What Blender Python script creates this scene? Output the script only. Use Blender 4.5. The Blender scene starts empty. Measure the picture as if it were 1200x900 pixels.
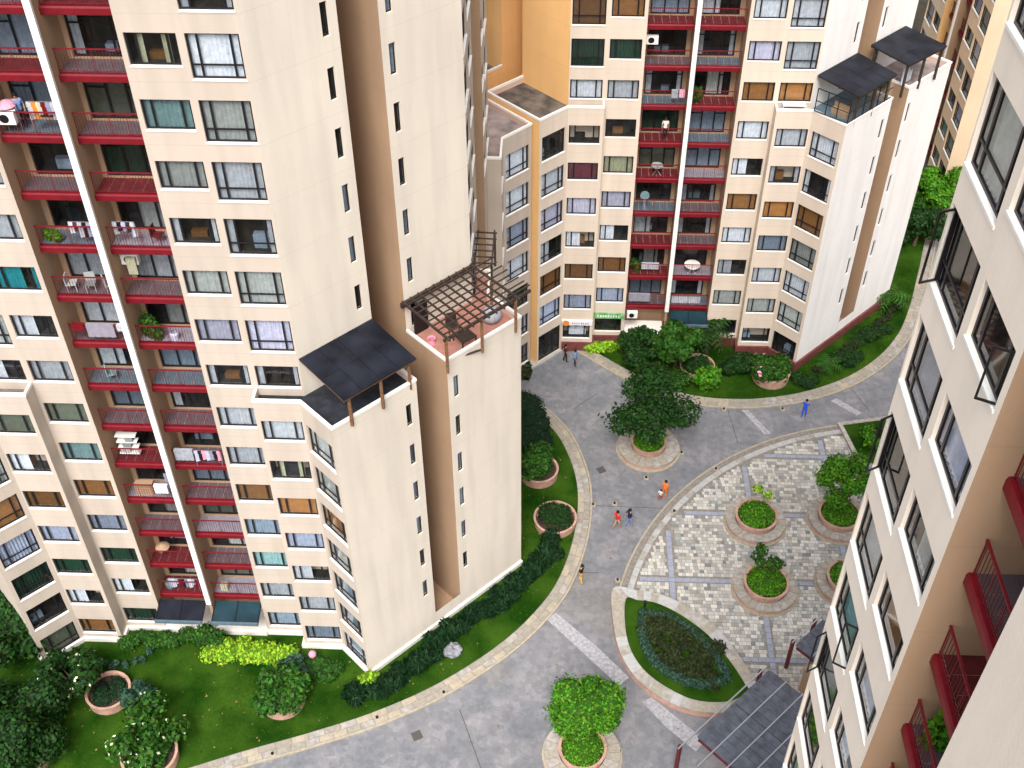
import bpy, bmesh, math, random
import numpy as np
from mathutils import Matrix, Vector, Euler
random.seed(7); RNG = np.random.default_rng(7)
R = math.radians
scene = bpy.context.scene
C = scene.collection

# ------------------------------------------------------------------ camera, sky, sun, exposure
cd = bpy.data.cameras.new('camera'); cam = bpy.data.objects.new('camera', cd); C.objects.link(cam)
cd.sensor_width = 36.0; cd.lens = 36.0 * 1362.1 / 1200.0; cd.clip_start = 0.5; cd.clip_end = 3000
cam.matrix_world = Matrix(((0.999131, -0.023902, 0.034142, 0.0),
                           (0.041277, 0.680761, -0.731342, 0.0),
                           (-0.005762, 0.732116, 0.681156, 59.8),
                           (0, 0, 0, 1)))
scene.camera = cam
SUN_EL, SUN_AZ = 54.0, 185.0      # azimuth clockwise from +y: the hazy light comes from behind the camera
world = bpy.data.worlds.new('World'); scene.world = world; world.use_nodes = True
wn = world.node_tree.nodes; wl = world.node_tree.links
sky = wn.new('ShaderNodeTexSky'); sky.sky_type = 'NISHITA'; sky.sun_disc = False
sky.sun_elevation = R(SUN_EL); sky.sun_rotation = R(SUN_AZ)
sky.air_density = 1.0; sky.dust_density = 4.0; sky.ozone_density = 0.6
hsv = wn.new('ShaderNodeHueSaturation'); hsv.inputs['Saturation'].default_value = 0.35      # hazy, nearly white sky
wl.new(sky.outputs[0], hsv.inputs['Color']); wl.new(hsv.outputs[0], wn['Background'].inputs[0]); wn['Background'].inputs[1].default_value = 0.14
sd = bpy.data.lights.new('sun', 'SUN'); sd.energy = 1.5; sd.angle = R(22); sd.color = (1.0, 0.955, 0.89)
sun = bpy.data.objects.new('sun', sd); C.objects.link(sun)
dirv = Vector((math.sin(R(SUN_AZ)) * math.cos(R(SUN_EL)), math.cos(R(SUN_AZ)) * math.cos(R(SUN_EL)), math.sin(R(SUN_EL))))
sun.rotation_euler = dirv.to_track_quat('Z', 'Y').to_euler(); sun.location = (60, -60, 120)
vs = scene.view_settings
vs.view_transform = 'Standard'; vs.look = 'None'; vs.gamma = 1.0; vs.use_curve_mapping = False
vs.exposure = 0.98

# ------------------------------------------------------------------ materials
MATS = {}
def mat(name, col, rough=0.8, var=0.0, scale=1.0, bump=0.0, metallic=0.0, spec=0.3, island=0.0, col2=None, detail=4.0, bscale=None, joints=None, stain=0.0, rubble=0.0, orand=0.0, hue=0.0):
    m = bpy.data.materials.new(name); m.use_nodes = True
    nt = m.node_tree; N = nt.nodes; L = nt.links
    b = N['Principled BSDF']; b.inputs['Roughness'].default_value = rough
    b.inputs['Metallic'].default_value = metallic; b.inputs['Specular IOR Level'].default_value = spec
    c = (*col, 1)
    tc = N.new('ShaderNodeTexCoord')
    out = None
    def mix(fac, a, bb, blend='MIX'):
        x = N.new('ShaderNodeMix'); x.data_type = 'RGBA'; x.blend_type = blend
        for sock, v in ((x.inputs[0], fac), (x.inputs[6], a), (x.inputs[7], bb)):
            if isinstance(v, (int, float)): sock.default_value = v
            elif isinstance(v, tuple): sock.default_value = v
            else: L.new(v, sock)
        return x.outputs[2]
    cur = c
    if var > 0 or col2:
        n = N.new('ShaderNodeTexNoise'); n.inputs['Scale'].default_value = scale; n.inputs['Detail'].default_value = detail
        L.new(tc.outputs['Object'], n.inputs['Vector'])
        r = N.new('ShaderNodeMapRange'); r.inputs[1].default_value = 0.35; r.inputs[2].default_value = 0.65
        L.new(n.outputs[0], r.inputs[0])
        c2 = (*col2, 1) if col2 else tuple(min(1, x * (1 + var)) for x in col) + (1,)
        c1 = c if col2 else tuple(x * (1 - var) for x in col) + (1,)
        cur = mix(r.outputs[0], c1, c2)
    if island > 0:
        g = N.new('ShaderNodeNewGeometry'); mr = N.new('ShaderNodeMapRange')
        mr.inputs[3].default_value = 1 - island; mr.inputs[4].default_value = 1 + island
        L.new(g.outputs['Random Per Island'], mr.inputs[0])
        hs = N.new('ShaderNodeHueSaturation'); L.new(mr.outputs[0], hs.inputs['Value'])
        if hue > 0:
            wn_ = N.new('ShaderNodeTexWhiteNoise'); wn_.noise_dimensions = '1D'; L.new(g.outputs['Random Per Island'], wn_.inputs['W']); mh = N.new('ShaderNodeMapRange'); mh.inputs[3].default_value = .5 - hue; mh.inputs[4].default_value = .5 + hue * .5; L.new(wn_.outputs['Value'], mh.inputs[0]); L.new(mh.outputs[0], hs.inputs['Hue'])
        if isinstance(cur, tuple): hs.inputs['Color'].default_value = cur
        else: L.new(cur, hs.inputs['Color'])
        cur = hs.outputs[0]
    if stain > 0:
        n3 = N.new('ShaderNodeTexNoise'); n3.inputs['Scale'].default_value = 0.6; n3.inputs['Detail'].default_value = 6
        mp = N.new('ShaderNodeMapping'); mp.inputs['Scale'].default_value = (2.2, 2.2, 0.22)
        L.new(tc.outputs['Object'], mp.inputs[0]); L.new(mp.outputs[0], n3.inputs['Vector'])
        r3 = N.new('ShaderNodeMapRange'); r3.inputs[1].default_value = 0.42; r3.inputs[2].default_value = 0.7
        r3.inputs[4].default_value = stain; L.new(n3.outputs[0], r3.inputs[0])
        cur = mix(r3.outputs[0], cur, tuple(x * 0.6 for x in col) + (1,))
    if rubble > 0:      # stamped concrete: fine broken cells and dark scuffs
        for sc_, lo_, hi_, kk in ((3.2, .0, .9, .55), (9.0, .3, .7, .5), (.9, .50, .72, .75)):
            if sc_ == 3.2:
                q = N.new('ShaderNodeTexVoronoi'); q.inputs['Scale'].default_value = sc_; src = q.outputs['Color']; sx = N.new('ShaderNodeSeparateColor'); L.new(src, sx.inputs[0]); src = sx.outputs[0]
            else:
                q = N.new('ShaderNodeTexNoise'); q.inputs['Scale'].default_value = sc_; q.inputs['Detail'].default_value = 10; q.inputs['Roughness'].default_value = .7; src = q.outputs[0]
            L.new(tc.outputs['Object'], q.inputs['Vector'])
            rr = N.new('ShaderNodeMapRange'); rr.inputs[1].default_value = lo_; rr.inputs[2].default_value = hi_; rr.inputs[4].default_value = rubble * kk; L.new(src, rr.inputs[0])
            cur = mix(rr.outputs[0], cur, tuple(x * .55 for x in col) + (1,))
    if orand > 0:
        oi = N.new('ShaderNodeObjectInfo'); mr = N.new('ShaderNodeMapRange'); mr.inputs[3].default_value = 1 - orand; mr.inputs[4].default_value = 1 + orand * .4; L.new(oi.outputs['Random'], mr.inputs[0])
        hs = N.new('ShaderNodeHueSaturation'); L.new(mr.outputs[0], hs.inputs['Value'])
        if isinstance(cur, tuple): hs.inputs['Color'].default_value = cur
        else: L.new(cur, hs.inputs['Color'])
        cur = hs.outputs[0]
    if joints:
        sp = N.new('ShaderNodeSeparateXYZ'); L.new(tc.outputs['Object'], sp.inputs[0])
        md = N.new('ShaderNodeMath'); md.operation = 'MODULO'; md.inputs[1].default_value = joints
        ad = N.new('ShaderNodeMath'); ad.operation = 'ADD'; ad.inputs[1].default_value = 100 * joints - 0.1
        L.new(sp.outputs[2], ad.inputs[0]); L.new(ad.outputs[0], md.inputs[0])
        lt = N.new('ShaderNodeMath'); lt.operation = 'LESS_THAN'; lt.inputs[1].default_value = 0.035
        L.new(md.outputs[0], lt.inputs[0])
        ml = N.new('ShaderNodeMath'); ml.operation = 'MULTIPLY'; ml.inputs[1].default_value = 0.22; L.new(lt.outputs[0], ml.inputs[0])
        cur = mix(ml.outputs[0], cur, tuple(x * 0.55 for x in col) + (1,))
    if isinstance(cur, tuple): b.inputs['Base Color'].default_value = cur
    else: L.new(cur, b.inputs['Base Color'])
    if bump > 0:
        n2 = N.new('ShaderNodeTexNoise'); n2.inputs['Scale'].default_value = bscale or scale * 6; n2.inputs['Detail'].default_value = 5
        L.new(tc.outputs['Object'], n2.inputs['Vector'])
        bp = N.new('ShaderNodeBump'); bp.inputs['Strength'].default_value = bump; bp.inputs['Distance'].default_value = 0.05
        L.new(n2.outputs[0], bp.inputs['Height']); L.new(bp.outputs[0], b.inputs['Normal'])
    MATS[name] = m
    return m
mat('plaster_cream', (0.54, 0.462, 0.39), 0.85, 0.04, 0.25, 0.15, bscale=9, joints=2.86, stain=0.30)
mat('plaster_near_lit', (0.88, 0.775, 0.675), 0.85, 0.03, 0.25, 0.15, bscale=9, joints=None, stain=0.15)  # lightened plaster: side sky light on the near tower put into the colour
mat('plaster_far_diag_lit', (0.86, 0.83, 0.80), 0.85, 0.02, 0.25, 0.15, bscale=9, joints=2.86, stain=0.25)  # far diagonal walls: open sky brightness put into the plaster colour
mat('plaster_far_lit', (0.68, 0.575, 0.475), 0.85, 0.04, 0.25, 0.15, bscale=9, joints=2.86, stain=0.22)  # lighter copy of the cream, offsets the left tower's shade in colour
mat('plaster_diag_lit', (0.71, 0.64, 0.55), 0.85, 0.03, 0.25, 0.15, bscale=9, joints=2.86, stain=0.28)  # lighter copy of the cream: light on the diagonal walls painted in
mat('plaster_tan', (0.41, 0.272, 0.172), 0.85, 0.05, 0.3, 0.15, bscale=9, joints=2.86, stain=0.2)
mat("plaster_orange_and_bounce", (0.92, 0.56, 0.24), 0.85, 0.05, 0.25, 0.15, bscale=9, joints=2.86, stain=0.15)  # orange plaster; on the far diagonal walls it paints in warm bounced light
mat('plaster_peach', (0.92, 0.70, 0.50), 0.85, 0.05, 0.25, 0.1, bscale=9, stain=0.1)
mat('plaster_pink', (0.68, 0.50, 0.42), 0.85, 0.04, 0.5)
mat('white_paint', (0.85, 0.82, 0.78), 0.6, 0.04, 3)
mat('red_paint', (0.165, 0.005, 0.012), 0.5, 0.12, 3, 0.05)
mat('red_rail', (0.17, 0.01, 0.018), 0.5, 0.12, 3)
mat('brick_red', (0.17, 0.05, 0.045), 0.8, 0.2, 3)
mat('red_dull', (0.12, 0.018, 0.022), 0.6, 0.2, 3)
mat('frame_dark', (0.012, 0.011, 0.014), 0.4)
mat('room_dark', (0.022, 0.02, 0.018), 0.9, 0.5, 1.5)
mat('floor_tile', (0.12, 0.095, 0.11), 0.5, 0.1, 4)
mat('floor_pale', (0.27, 0.255, 0.31), 0.5, 0.1, 4)
mat('floor_blue', (0.10, 0.15, 0.19), 0.5, 0.1, 4)
mat('floor_terracotta', (0.42, 0.20, 0.155), 0.75, 0.14, 2, 0.1)
mat('roof_dirty', (0.13, 0.11, 0.095), 0.9, 0.45, 1.2, 0.3)
mat('roof_greyfelt', (0.30, 0.25, 0.24), 0.9, 0.35, 1.0, 0.3)
mat('canopy_blue', (0.012, 0.014, 0.022), 0.45, 0.45, 0.8, spec=0.15)
mat('floor_dark', (0.022, 0.026, 0.034), 0.8, 0.4, 2)
mat('canopy_teal', (0.010, 0.034, 0.048), 0.35, 0.3, 1.0, spec=0.4)
mat('wood_dark', (0.042, 0.028, 0.022), 0.7, 0.3, 6)
mat('wood_post', (0.17, 0.085, 0.04), 0.7, 0.3, 6)
mat('terracotta', (0.47, 0.285, 0.22), 0.8, 0.16, 3, 0.2)
mat('stone_pale', (0.33, 0.30, 0.25), 0.85, 0.12, 5, 0.2, island=0.25)
mat('stone_bench', (0.36, 0.335, 0.305), 0.85, 0.2, 3, 0.2, island=0.12)
mat('stone_white', (0.43, 0.43, 0.425), 0.8, 0.1, 4, 0.1, island=0.08)
mat('kerb_cream', (0.38, 0.33, 0.255), 0.8, 0.12, 4, 0.1)
mat('road', (0.20, 0.21, 0.232), 0.85, scale=.55, col2=(0.31, 0.30, 0.315), bump=0.5, bscale=5, detail=15, rubble=.8)
mat('road_dark', (0.22, 0.22, 0.225), 0.85, scale=.55, col2=(0.29, 0.28, 0.285), bump=0.5, bscale=5, detail=15, rubble=.8)
mat('joint_dark', (0.09, 0.08, 0.075), 0.9)
mat('pale_wash', (0.35, 0.345, 0.37), 0.85, 0.22, 5, 0.2, detail=8)
mat('grey_strip', (0.23, 0.21, 0.185), 0.85, 0.2, 6, 0.2)
mat('soil', (0.05, 0.035, 0.025), 0.95, 0.3, 4, 0.4)
mat('earth', (0.09, 0.075, 0.05), 0.95, 0.3, 0.5, 0.3)
mat('grass', (0.009, 0.042, 0.002), 0.9, scale=.45, spec=.05, col2=(0.046, 0.108, 0.009), bump=0.8, bscale=25, detail=14, rubble=.3)
mat('blade', (0.022, 0.078, 0.005), 0.8, spec=.05, island=0.55, hue=.05)
mat('bark', (0.12, 0.085, 0.06), 0.9, 0.3, 8, 0.5)
mat('rock', (0.23, 0.235, 0.265), 0.85, 0.3, 3, 0.6)
mat('metal_light', (0.45, 0.45, 0.47), 0.4, metallic=0.7)
mat('sign_green', (0.06, 0.30, 0.05), 0.5, scale=3, col2=(0.3, 0.5, 0.28))
mat('sign_white', (0.8, 0.82, 0.85), 0.5)
mat('sign_orange', (0.75, 0.25, 0.05), 0.5)
for nm, c in dict(leaf_dark=(0.009, 0.043, 0.005), leaf_mid=(0.020, 0.085, 0.007), leaf_green=(0.046, 0.175, 0.006), leaf_hedge=(0.062, 0.215, 0.006),
                  leaf_lime=(0.19, 0.38, 0.018), leaf_blue=(0.03, 0.075, 0.05), leaf_olive=(0.022, 0.036, 0.008),
                  leaf_grassy=(0.007, 0.032, 0.010), flower_pink=(0.75, 0.3, 0.4), flower_white=(0.75, 0.75, 0.5)).items():
    mat(nm, c, 0.6, island=0.6, spec=0.18, hue=0 if 'flower' in nm else .035)
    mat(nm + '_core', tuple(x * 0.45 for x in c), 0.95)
for nm, c in dict(white=(0.74, 0.78, 0.88), blue=(0.50, 0.56, 0.76), purple=(0.62, 0.61, 0.80), grey=(0.52, 0.55, 0.55), slate=(0.30, 0.38, 0.50), teal=(0.30, 0.50, 0.53),
                  tealdeep=(0.01, 0.30, 0.36), green=(0.012, 0.05, 0.028), brown=(0.22, 0.095, 0.03), orange=(0.46, 0.20, 0.06), maroon=(0.26, 0.05, 0.08),
                  cream=(0.60, 0.60, 0.42), olive=(0.13, 0.15, 0.11)).items():
    mat('cloth_' + nm, tuple(x * 0.80 for x in c), 0.85, 0.12, 6, orand=.5)
def glass_mat():
    m = bpy.data.materials.new('window_glass'); m.use_nodes = True; nt = m.node_tree; N = nt.nodes; L = nt.links
    for n in list(N): N.remove(n)
    o = N.new('ShaderNodeOutputMaterial'); mx = N.new('ShaderNodeMixShader'); t = N.new('ShaderNodeBsdfTransparent'); g = N.new('ShaderNodeBsdfGlossy')
    t.inputs[0].default_value = (0.95, 0.98, 0.98, 1); g.inputs['Roughness'].default_value = 0.03
    lw = N.new('ShaderNodeLayerWeight'); lw.inputs[0].default_value = 0.5; pw = N.new('ShaderNodeMath'); pw.operation = 'POWER'; pw.inputs[1].default_value = 4.5
    f = N.new('ShaderNodeMapRange'); f.inputs[3].default_value = 0.05; L.new(lw.outputs['Facing'], pw.inputs[0]); L.new(pw.outputs[0], f.inputs[0])
    L.new(f.outputs[0], mx.inputs[0]); L.new(t.outputs[0], mx.inputs[1]); L.new(g.outputs[0], mx.inputs[2]); L.new(mx.outputs[0], o.inputs[0])
    MATS['window_glass'] = m
glass_mat()

# ------------------------------------------------------------------ mesh helpers
class MB:
    def __init__(s): s.v = []; s.f = []; s.m = []
    def face(s, pts, mi=0):
        n = len(s.v); s.v += [tuple(p) for p in pts]; s.f.append(tuple(range(n, n + len(pts)))); s.m.append(mi)
    def box(s, x0, y0, z0, x1, y1, z1, mi=0):
        n = len(s.v)
        s.v += [(x0, y0, z0), (x1, y0, z0), (x1, y1, z0), (x0, y1, z0), (x0, y0, z1), (x1, y0, z1), (x1, y1, z1), (x0, y1, z1)]
        for q in ((0, 3, 2, 1), (4, 5, 6, 7), (0, 1, 5, 4), (1, 2, 6, 5), (2, 3, 7, 6), (3, 0, 4, 7)):
            s.f.append(tuple(n + i for i in q)); s.m.append(mi)
    def prism(s, poly, z0, z1, mi=0, bottom=True):
        n = len(s.v); k = len(poly)
        s.v += [(p[0], p[1], z0) for p in poly] + [(p[0], p[1], z1) for p in poly]
        s.f.append(tuple(n + k + i for i in range(k))); s.m.append(mi)
        if bottom: s.f.append(tuple(n + k - 1 - i for i in range(k))); s.m.append(mi)
        for i in range(k):
            j = (i + 1) % k; s.f.append((n + i, n + j, n + k + j, n + k + i)); s.m.append(mi)
    def bar(s, p, q, w, h=None, mi=0):
        """square bar from p to q"""
        p = Vector(p); q = Vector(q); d = (q - p).normalized(); h = h or w
        up = Vector((0, 0, 1)) if abs(d.z) < 0.95 else Vector((1, 0, 0))
        a = d.cross(up).normalized() * w / 2; b = a.cross(d).normalized() * h / 2
        n = len(s.v)
        for e in (p, q):
            s.v += [tuple(e - a - b), tuple(e + a - b), tuple(e + a + b), tuple(e - a + b)]
        for f in ((0, 1, 2, 3), (7, 6, 5, 4), (0, 4, 5, 1), (1, 5, 6, 2), (2, 6, 7, 3), (3, 7, 4, 0)):
            s.f.append(tuple(n + i for i in f)); s.m.append(mi)
    def tube(s, pts, rad, n=8, mi=0, cap=True):
        rings = []
        for i, p in enumerate(pts):
            p = Vector(p); d = (Vector(pts[min(i + 1, len(pts) - 1)]) - Vector(pts[max(i - 1, 0)])).normalized()
            up = Vector((0, 0, 1)) if abs(d.z) < 0.9 else Vector((1, 0, 0))
            a = d.cross(up).normalized(); b = a.cross(d)
            r = rad[i] if isinstance(rad, (list, tuple)) else rad
            st = len(s.v); rings.append(st)
            for k in range(n):
                t = 2 * math.pi * k / n; s.v.append(tuple(p + a * math.cos(t) * r + b * math.sin(t) * r))
        for a0, b0 in zip(rings, rings[1:]):
            for k in range(n):
                j = (k + 1) % n; s.f.append((a0 + k, a0 + j, b0 + j, b0 + k)); s.m.append(mi)
        if cap:
            s.f.append(tuple(rings[-1] + k for k in range(n))); s.m.append(mi)
            s.f.append(tuple(rings[0] + n - 1 - k for k in range(n))); s.m.append(mi)
    def lathe(s, prof, n=40, c=(0, 0), mi=0):
        st = len(s.v)
        for r, z in prof:
            for k in range(n):
                t = 2 * math.pi * k / n; s.v.append((c[0] + r * math.cos(t), c[1] + r * math.sin(t), z))
        for i in range(len(prof) - 1):
            for k in range(n):
                j = (k + 1) % n; s.f.append((st + i * n + k, st + i * n + j, st + (i + 1) * n + j, st + (i + 1) * n + k)); s.m.append(mi)
    def mesh(s, name, mats, smooth=False):
        me = bpy.data.meshes.new(name); me.from_pydata(s.v, [], s.f)
        for m in (mats if isinstance(mats, (list, tuple)) else [mats]): me.materials.append(MATS[m])
        if any(s.m): me.polygons.foreach_set('material_index', s.m)
        if smooth: me.polygons.foreach_set('use_smooth', [True] * len(s.f))
        me.update(); return me
    def build(s, name, mats, parent=None, smooth=False, **kw):
        return put(name, s.mesh(name, mats, smooth), parent, **kw)
def put(name, me, parent=None, loc=None, rz=0.0, label=None):
    o = bpy.data.objects.new(name, me); C.objects.link(o)
    if parent is not None: o.parent = parent
    if loc is not None: o.location = loc
    if rz: o.rotation_euler = (0, 0, rz)
    if label: o['label'] = label
    return o
def tag(o, label, cat, group=None):
    o['label'] = label; o['category'] = cat
    if group: o['group'] = group
    return o
def thing(name, label, cat, loc=(0, 0, 0), rz=0.0, group=None):
    o = put(name, None, None, loc, rz); return tag(o, label, cat, group)
def struct(o): o['kind'] = 'structure'; return o
def stuff(o): o['kind'] = 'stuff'; return o
def offs(pts, t, closed=False):
    """offset a polyline to its LEFT by t, mitred"""
    n = len(pts); out = []
    for i in range(n):
        p = Vector(pts[i][:2])
        a = Vector(pts[i - 1][:2]) if (i > 0 or closed) else None
        b = Vector(pts[(i + 1) % n][:2]) if (i < n - 1 or closed) else None
        d1 = (p - a).normalized() if a is not None else None; d2 = (b - p).normalized() if b is not None else None
        if d1 is None: d1 = d2
        if d2 is None: d2 = d1
        n1 = Vector((-d1.y, d1.x)); n2 = Vector((-d2.y, d2.x)); m = n1 + n2
        if m.length < 1e-4: m = n1
        m.normalize(); c = max(0.35, m.dot(n1)); q = p + m * (t / c); out.append((q.x, q.y))
    return out
def ribbon(mb, outer, inner, z0, z1, mi=0, ends=True):
    for i in range(len(outer) - 1):
        a, b, c, d = outer[i], outer[i + 1], inner[i + 1], inner[i]
        mb.face([(*a, z1), (*b, z1), (*c, z1), (*d, z1)], mi)
        mb.face([(*a, z0), (*b, z0), (*b, z1), (*a, z1)], mi)
        mb.face([(*c, z0), (*d, z0), (*d, z1), (*c, z1)], mi)
    if ends:
        a, d = outer[0], inner[0]; mb.face([(*d, z0), (*a, z0), (*a, z1), (*d, z1)], mi)
        a, d = outer[-1], inner[-1]; mb.face([(*a, z0), (*d, z0), (*d, z1), (*a, z1)], mi)
def spline(P, step):
    P = [np.array(p, float) for p in P]; P = [2 * P[0] - P[1]] + P + [2 * P[-1] - P[-2]]; out = []
    for i in range(1, len(P) - 2):
        p0, p1, p2, p3 = P[i - 1:i + 3]
        for t in np.linspace(0, 1, 24, endpoint=False):
            out.append(0.5 * ((2 * p1) + (-p0 + p2) * t + (2 * p0 - 5 * p1 + 4 * p2 - p3) * t * t + (-p0 + 3 * p1 - 3 * p2 + p3) * t ** 3))
    out.append(P[-2]); out = np.array(out)
    s = np.r_[0, np.cumsum(np.hypot(*np.diff(out, axis=0).T))]
    n = max(2, int(round(s[-1] / step))); q = np.linspace(0, s[-1], n + 1)
    return [(float(np.interp(t, s, out[:, 0])), float(np.interp(t, s, out[:, 1]))) for t in q]

# ------------------------------------------------------------------ windows
PITCH = 2.86
def bars_for(style, w, h):
    """frame bars (x0,z0,x1,z1) and panes (x0,z0,x1,z1)"""
    e = 0.085; m = 0.045
    if style == 'slit': return [], [(e * .6, e * .6, w - e * .6, h - e * .6)]
    if style == 'door': xs, tz = [0.36, 0.70], h * 0.68
    elif style == 'tall': xs, tz = [0.20, 0.82], h * 0.30
    elif style == 'cham': xs, tz = [0.22, 0.80], h * 0.30
    else: xs, tz = [0.20, 0.80], None
    B = [(x * w - m, e, x * w + m, h - e) for x in xs]
    cols = [e] + [x * w for x in xs] + [w - e]
    Pn = []
    for i, (a, b) in enumerate(zip(cols, cols[1:])):
        a2 = a + (m if i else 0); b2 = b - (m if i < len(cols) - 2 else 0)
        if tz and not (style == 'door' and i == 1):
            B.append((a2, tz - m * .7, b2, tz + m * .7)); Pn += [(a2, e, b2, tz - m * .7), (a2, tz + m * .7, b2, h - e)]
        else: Pn.append((a2, e, b2, h - e))
    return B, Pn
WC = {}
def wmesh(key, fn):
    if key not in WC: WC[key] = fn()
    return WC[key]
def frame_mesh(style, w, h):
    mb = MB(); e = 0.085 if style != 'slit' else 0.04; y0, y1 = 0.10, 0.16
    mb.box(0, y0, 0, w, y1, e); mb.box(0, y0, h - e, w, y1, h); mb.box(0, y0, e, e, y1, h - e); mb.box(w - e, y0, e, w, y1, h - e)
    for (a, b, c, d) in bars_for(style, w, h)[0]: mb.box(a, y0 + .006, b, c, y1 - .006, d)
    return mb.mesh('window', 'frame_dark')
def pane_mesh(r):
    mb = MB(); mb.face([(r[0], .13, r[1]), (r[2], .13, r[1]), (r[2], .13, r[3]), (r[0], .13, r[3])]); return mb.mesh('pane', 'window_glass')
def curtain_mesh(w, h, spans, cloth, flat):
    mb = MB()
    for (a, b) in spans:
        n = max(2, int((b - a) * w / (0.09 if not flat else 0.5))); xs = [w * (a + (b - a) * i / n) for i in range(n + 1)]
        ys = [0.24 + (0.0 if flat else (0.035 if i % 2 else -0.025) * random.uniform(.5, 1.3)) for i in range(n + 1)]
        for i in range(n): mb.face([(xs[i], ys[i], 0.0), (xs[i + 1], ys[i + 1], 0.0), (xs[i + 1], ys[i + 1], h), (xs[i], ys[i], h)])
    return mb.mesh('curtain', cloth)
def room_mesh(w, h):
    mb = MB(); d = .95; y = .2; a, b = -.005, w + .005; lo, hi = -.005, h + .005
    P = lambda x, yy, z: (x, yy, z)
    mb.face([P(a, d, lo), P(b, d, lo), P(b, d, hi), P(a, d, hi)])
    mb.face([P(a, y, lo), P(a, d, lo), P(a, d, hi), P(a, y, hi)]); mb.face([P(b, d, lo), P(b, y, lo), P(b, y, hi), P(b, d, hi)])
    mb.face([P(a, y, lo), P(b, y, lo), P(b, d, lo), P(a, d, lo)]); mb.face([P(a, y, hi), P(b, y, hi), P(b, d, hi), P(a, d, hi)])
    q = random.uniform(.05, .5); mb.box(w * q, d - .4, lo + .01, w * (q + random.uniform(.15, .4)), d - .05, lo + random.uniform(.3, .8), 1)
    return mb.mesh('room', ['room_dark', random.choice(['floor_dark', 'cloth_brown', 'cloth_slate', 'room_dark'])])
def sill_mesh(w):
    mb = MB(); mb.box(-.03, -.03, -.055, w + .03, .10, .012); return mb.mesh('sill', 'white_paint')
FULL = [(0, 1)]
KINDS = {'w': ('cloth_white', FULL), 'u': ('cloth_blue', FULL), 'p': ('cloth_purple', FULL), 's': ('cloth_grey', FULL), 'n': ('cloth_slate', FULL),
         't': ('cloth_teal', FULL), 'T': ('cloth_tealdeep', [(0, .62), (.85, 1)]), 'g': ('cloth_green', FULL), 'b': ('cloth_brown', FULL),
         'o': ('cloth_orange', FULL), 'r': ('cloth_maroon', FULL), 'y': ('cloth_cream', FULL), 'e': ('cloth_olive', FULL),
         'k': ('cloth_white', [(0.02, .18), (.86, .98)]), 'm': ('cloth_white', [(0.02, .5)]), 'q': ('cloth_grey', [(.35, .8)]),
         'G': ('cloth_cream', [(.2, .32), (.68, .82)]), 'd': (None, [])}
SASH = {}
def sash_mesh(w, h):
    mb = MB(); e = .045
    mb.box(0, 0, 0, w, .035, e); mb.box(0, 0, h - e, w, .035, h); mb.box(0, 0, e, e, .035, h - e); mb.box(w - e, 0, e, w, .035, h - e)
    mb.face([(e, .015, e), (w - e, .015, e), (w - e, .015, h - e), (e, .015, h - e)], 1)
    return mb.mesh('sash', ['frame_dark', 'window_glass'])
def window(parent, p0, dirv, u, z, w, h, style, code, sash=None):
    ang = math.atan2(dirv[1], dirv[0])
    o = put('window', wmesh(('f', style, w, h), lambda: frame_mesh(style, w, h)), parent, (p0[0] + dirv[0] * u, p0[1] + dirv[1] * u, z), ang)
    for i, r in enumerate(bars_for(style, w, h)[1]):
        if sash and ((sash[0] < 0 and r[0] < .1) or (sash[0] > 0 and r[2] > w - .1)): continue
        put('pane', wmesh(('p', style, w, h, i), lambda: pane_mesh(r)), o)
    if style != 'slit' and style != 'door': put('sill', wmesh(('s', w), lambda: sill_mesh(w)), o)
    cloth, spans = KINDS[code]
    if cloth:
        v = random.randrange(3)
        flat = code in 'bore'
        put('curtain', wmesh(('c', w, h, code, v), lambda: curtain_mesh(w, h, spans, cloth, flat)), o)
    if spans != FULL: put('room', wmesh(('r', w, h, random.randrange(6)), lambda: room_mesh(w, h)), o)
    if sash:
        side, a, sw = sash
        s = put('sash', wmesh(('h', sw, h), lambda: sash_mesh(sw, h - .14)), o)
        if side < 0: s.location = (.07, .08, .07); s.rotation_euler = (0, 0, -R(a))
        else:
            s.location = (w - .07, .08, .07); s.rotation_euler = (0, 0, math.pi + R(a))
    return o
def wall(mb, p0, p1, z0, z1, ops, mi=0, depth=.20, rev=None):
    """flat wall p0->p1 (outside on the right), openings (u0,u1,v0,v1) with reveals"""
    L = math.hypot(p1[0] - p0[0], p1[1] - p0[1]); d = ((p1[0] - p0[0]) / L, (p1[1] - p0[1]) / L); nrm = (-d[1], d[0])
    P = lambda u, v, y=0: (p0[0] + d[0] * u + nrm[0] * y, p0[1] + d[1] * u + nrm[1] * y, v)
    us = sorted({0, L, *[o[0] for o in ops], *[o[1] for o in ops]})
    for a, b in zip(us, us[1:]):
        if b - a < 1e-5: continue
        c = (a + b) / 2; cut = sorted([(o[2], o[3]) for o in ops if o[0] < c < o[1]])
        v = z0
        for (c0, c1) in cut + [(z1, z1)]:
            if c0 > v + 1e-5: mb.face([P(a, v), P(b, v), P(b, c0), P(a, c0)], mi)
            v = max(v, c1)
    rv = mi if rev is None else rev
    for (a, b, c0, c1) in ops:
        for q in (((a, c0), (b, c0)), ((b, c1), (a, c1)), ((a, c1), (a, c0)), ((b, c0), (b, c1))):
            (u1, v1), (u2, v2) = q; mb.face([P(u1, v1), P(u2, v2), P(u2, v2, depth), P(u1, v1, depth)], rv)
    return d

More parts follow.
